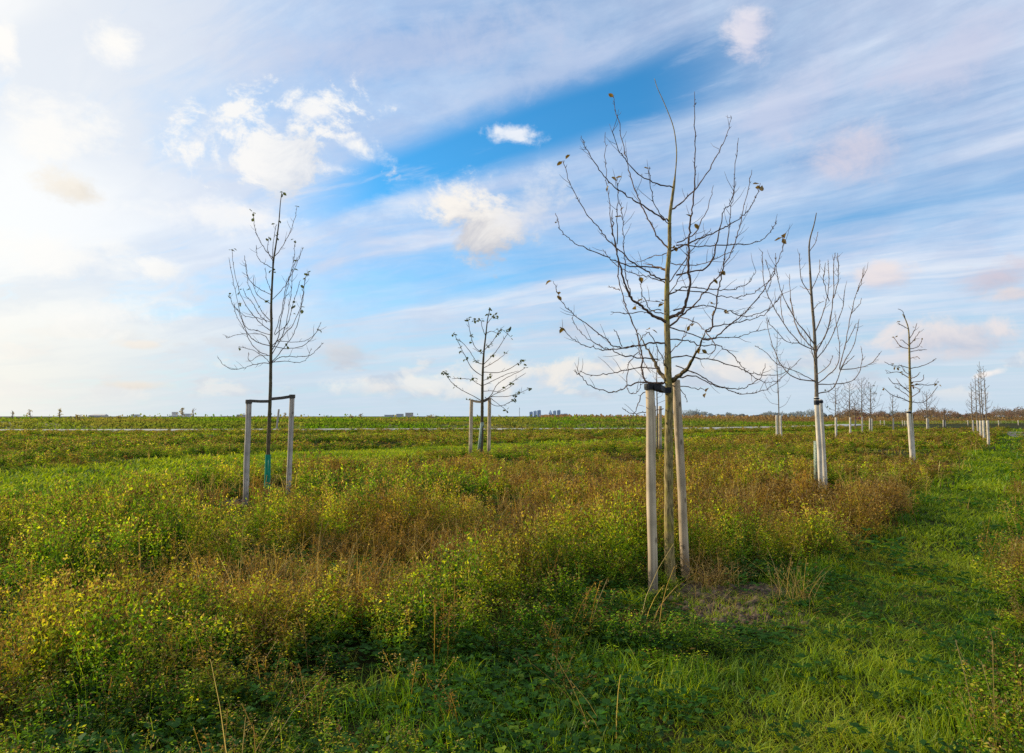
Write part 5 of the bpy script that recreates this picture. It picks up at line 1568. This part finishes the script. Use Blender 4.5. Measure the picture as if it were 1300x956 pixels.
# saplings and bushes on the bank
m_sap = leaf_mat("sapling_leaves", .45, .03, (0.34, 0.27, 0.11))
def sapling(label, u, top, D, wpx, leaves=40, seed=0, bush=False, group='saplings along the bank'):
    r = random.Random(seed)
    base = at_depth(u, 533, D); base.z = 0.95
    t = at_depth(u, top, D); H = t.z - base.z; w = wpx / F_PX * D
    root = empty('bush' if bush else 'sapling', base); tag(root, label, 'bush' if bush else 'sapling', group)
    st = MB(); st.tube([base + Vector((0, 0, -.4)), base.lerp(t, .5) + Vector((w * .05, 0, 0)), t], [.07, .06, .03], 5)
    for k in range(9):
        p = base.lerp(t, r.uniform(.25, .9)); e = p + Vector((r.uniform(-.5, .5) * w, r.uniform(-.5, .5) * w, H * r.uniform(.1, .3)))
        st.tube([p, e], [.035, .02], 4)
    st.build('trunk', M['twig_pale'], root)
    lf = MB()
    for k in range(leaves):
        zt = r.uniform(.15 if bush else .4, 1); s = math.sin(math.pi * min(1, zt * .85 + .1))
        p = base.lerp(t, zt) + Vector((r.gauss(0, .28), r.gauss(0, .28), 0)) * w * s
        leaf_geom(lf, p, .16 + D / F_PX * .8, r)
    lf.build('crown', m_sap, root)
for k, (lab, u, top, D, w, n, bush) in enumerate([
    ('thin pale sapling nearest the bright edge of the horizon', 16, 522, 102, 4, 14, False), ('sapling with a wispy top left of the upright leafy sapling', 38, 520, 102, 8, 24, False),
    ('upright narrow leafy sapling left of the tan block', 75.5, 519, 100, 5, 34, False), ('low bush between the tan block and the small pale block', 150, 528, 100, 7, 40, True),
    ('leafy sapling in front of the stepped block', 231, 518, 100, 7, 60, False), ('thin bare sapling right of the pale narrow block', 245, 520, 100, 6, 10, False),
    ('wispy sapling just left of the right belted stake', 362, 524, 104, 4, 16, False), ('low round bush right of the long low block', 446, 527.5, 104, 7, 50, True),
    ('taller wispy bush left of the block trio', 458, 526, 104, 6, 34, True), ('tan bush in front of the tan block', 98, 527, 96, 14, 70, True), ('reddish bush right of the block trio', 548, 527.5, 106, 20, 60, True)]):
    sapling(lab, u, top, D, w, n, 100 + k, bush)

# white-roofed shed and a red cabin far off on the right
def shed(label, u0, u1, top, D, wall, roof, name):
    c = at_depth((u0 + u1) / 2, top, D); w = (u1 - u0) / F_PX * D; h = c.z
    root = empty(name, Vector((c.x, D, 0))); tag(root, label, 'shed')
    MB().box((c.x, D, h * .35), (w * .96, w * .5, h * .7)).build('wall', wall, root)
    rf = MB(); z0 = h * .7 + .01; d = w * .3
    rf.v += [Vector((c.x - w / 2, D - d, z0)), Vector((c.x + w / 2, D - d, z0)), Vector((c.x + w / 2, D + d, z0)), Vector((c.x - w / 2, D + d, z0)), Vector((c.x - w / 2, D, h)), Vector((c.x + w / 2, D, h))]
    rf.f += [(0, 1, 5, 4), (2, 3, 4, 5), (0, 4, 3), (1, 2, 5), (3, 2, 1, 0)]
    rf.build('roof', roof, root)
    MB().box((c.x - w * .15, D - w * .25 - .06, h * .3), (w * .2, .1, h * .56)).build('door', m_haze_glass, root)
m_white = plain_mat("white_sheet", (0.78, 0.78, 0.78), (0.84, 0.84, 0.83), 0.3, 0.6, 0)
m_red = plain_mat("red_paint", (0.16, 0.03, 0.035), (0.22, 0.045, 0.045), 0.5, 0.7, 0)
shed('small shed with a bright white roof near the far wood', 1202, 1212, 533, 330, m_haze_tan, m_white, 'shed')
shed('dark red cabin half hidden behind the close trio of trees', 1085, 1096, 529.5, 190, m_red, m_red, 'cabin')

# far woods: leafless belts that read as one mass
def belt(name, label, spans, D, hfun, mat_cols, n, seed, leaf=1.0):
    r = np.random.default_rng(seed)
    us = r.uniform(spans[0], spans[1], n)
    Ds = D * r.uniform(.93, 1.12, n)
    Hs = np.array([hfun(u) for u in us]) * r.uniform(.55, 1.1, n)
    x = (us - CX) / F_PX * Ds
    # each crown: a loose cloud of twig-sized faces
    m = 70
    P = r.normal(0, 1, (n, m, 3)); P /= np.maximum(np.linalg.norm(P, axis=2, keepdims=True), .4)
    rad = Hs[:, None, None] * .48
    P = P * rad * np.array([1.1, 1.0, 1.0]) * r.uniform(.35, 1.0, (n, m, 1))
    c = np.stack([x, Ds, Hs * .55], 1)[:, None, :] + P
    c[..., 2] = np.maximum(c[..., 2], .2)
    s = (D / F_PX * .55) * leaf * r.uniform(.6, 1.4, (n, m))
    q_ = np.array([[-1, 0, 0], [0, 0, -.6], [1, 0, .1], [0, 0, .8]])
    ang = r.uniform(0, 6.28, (n, m))
    vx = q_[None, None, :, 0] * s[..., None]; vz = q_[None, None, :, 2] * s[..., None]
    Vx = c[..., None, 0] + vx * np.cos(ang)[..., None]; Vy = c[..., None, 1] + vx * np.sin(ang)[..., None]; Vz = c[..., None, 2] + vz
    V = np.stack([Vx, Vy, Vz], -1).reshape(-1, 3)
    Qq = np.arange(len(V)).reshape(-1, 4)
    c0 = np.array(mat_cols)[r.integers(0, len(mat_cols), n)]
    C = np.repeat(c0[:, None, :], m * 4, 1).reshape(-1, 3) * r.uniform(.75, 1.2, (n * m, 1)).repeat(4, 0)
    o = np_mesh(name, V, Qq, C, leaf_mat(name + "_twigs", .3, 0))
    tag(o, label, 'woodland', kind='stuff'); return o
belt('woodland', 'hazy grey-blue line of far woods under the sky at right', (850, 1330), 1700, lambda u: 12 + 5 * math.sin(u * .045) + 4 * math.sin(u * .13), [(.24, .29, .36), (.28, .32, .38), (.27, .28, .32)], 420, 5)  # grey-blue is distance haze put into the twig colours
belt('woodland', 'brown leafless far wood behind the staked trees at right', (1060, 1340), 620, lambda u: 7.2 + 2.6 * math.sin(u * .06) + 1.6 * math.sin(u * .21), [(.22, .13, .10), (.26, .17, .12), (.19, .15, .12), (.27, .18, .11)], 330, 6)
belt('scrub', 'hazy pale scrub along the bright horizon at left', (-150, 640), 330, lambda u: .75 + .5 * math.sin(u * .07) + .35 * math.sin(u * .19), [(.44, .38, .27), (.36, .33, .20), (.48, .40, .30)], 260, 8, .5)  # twig colours paled to paint in the haze
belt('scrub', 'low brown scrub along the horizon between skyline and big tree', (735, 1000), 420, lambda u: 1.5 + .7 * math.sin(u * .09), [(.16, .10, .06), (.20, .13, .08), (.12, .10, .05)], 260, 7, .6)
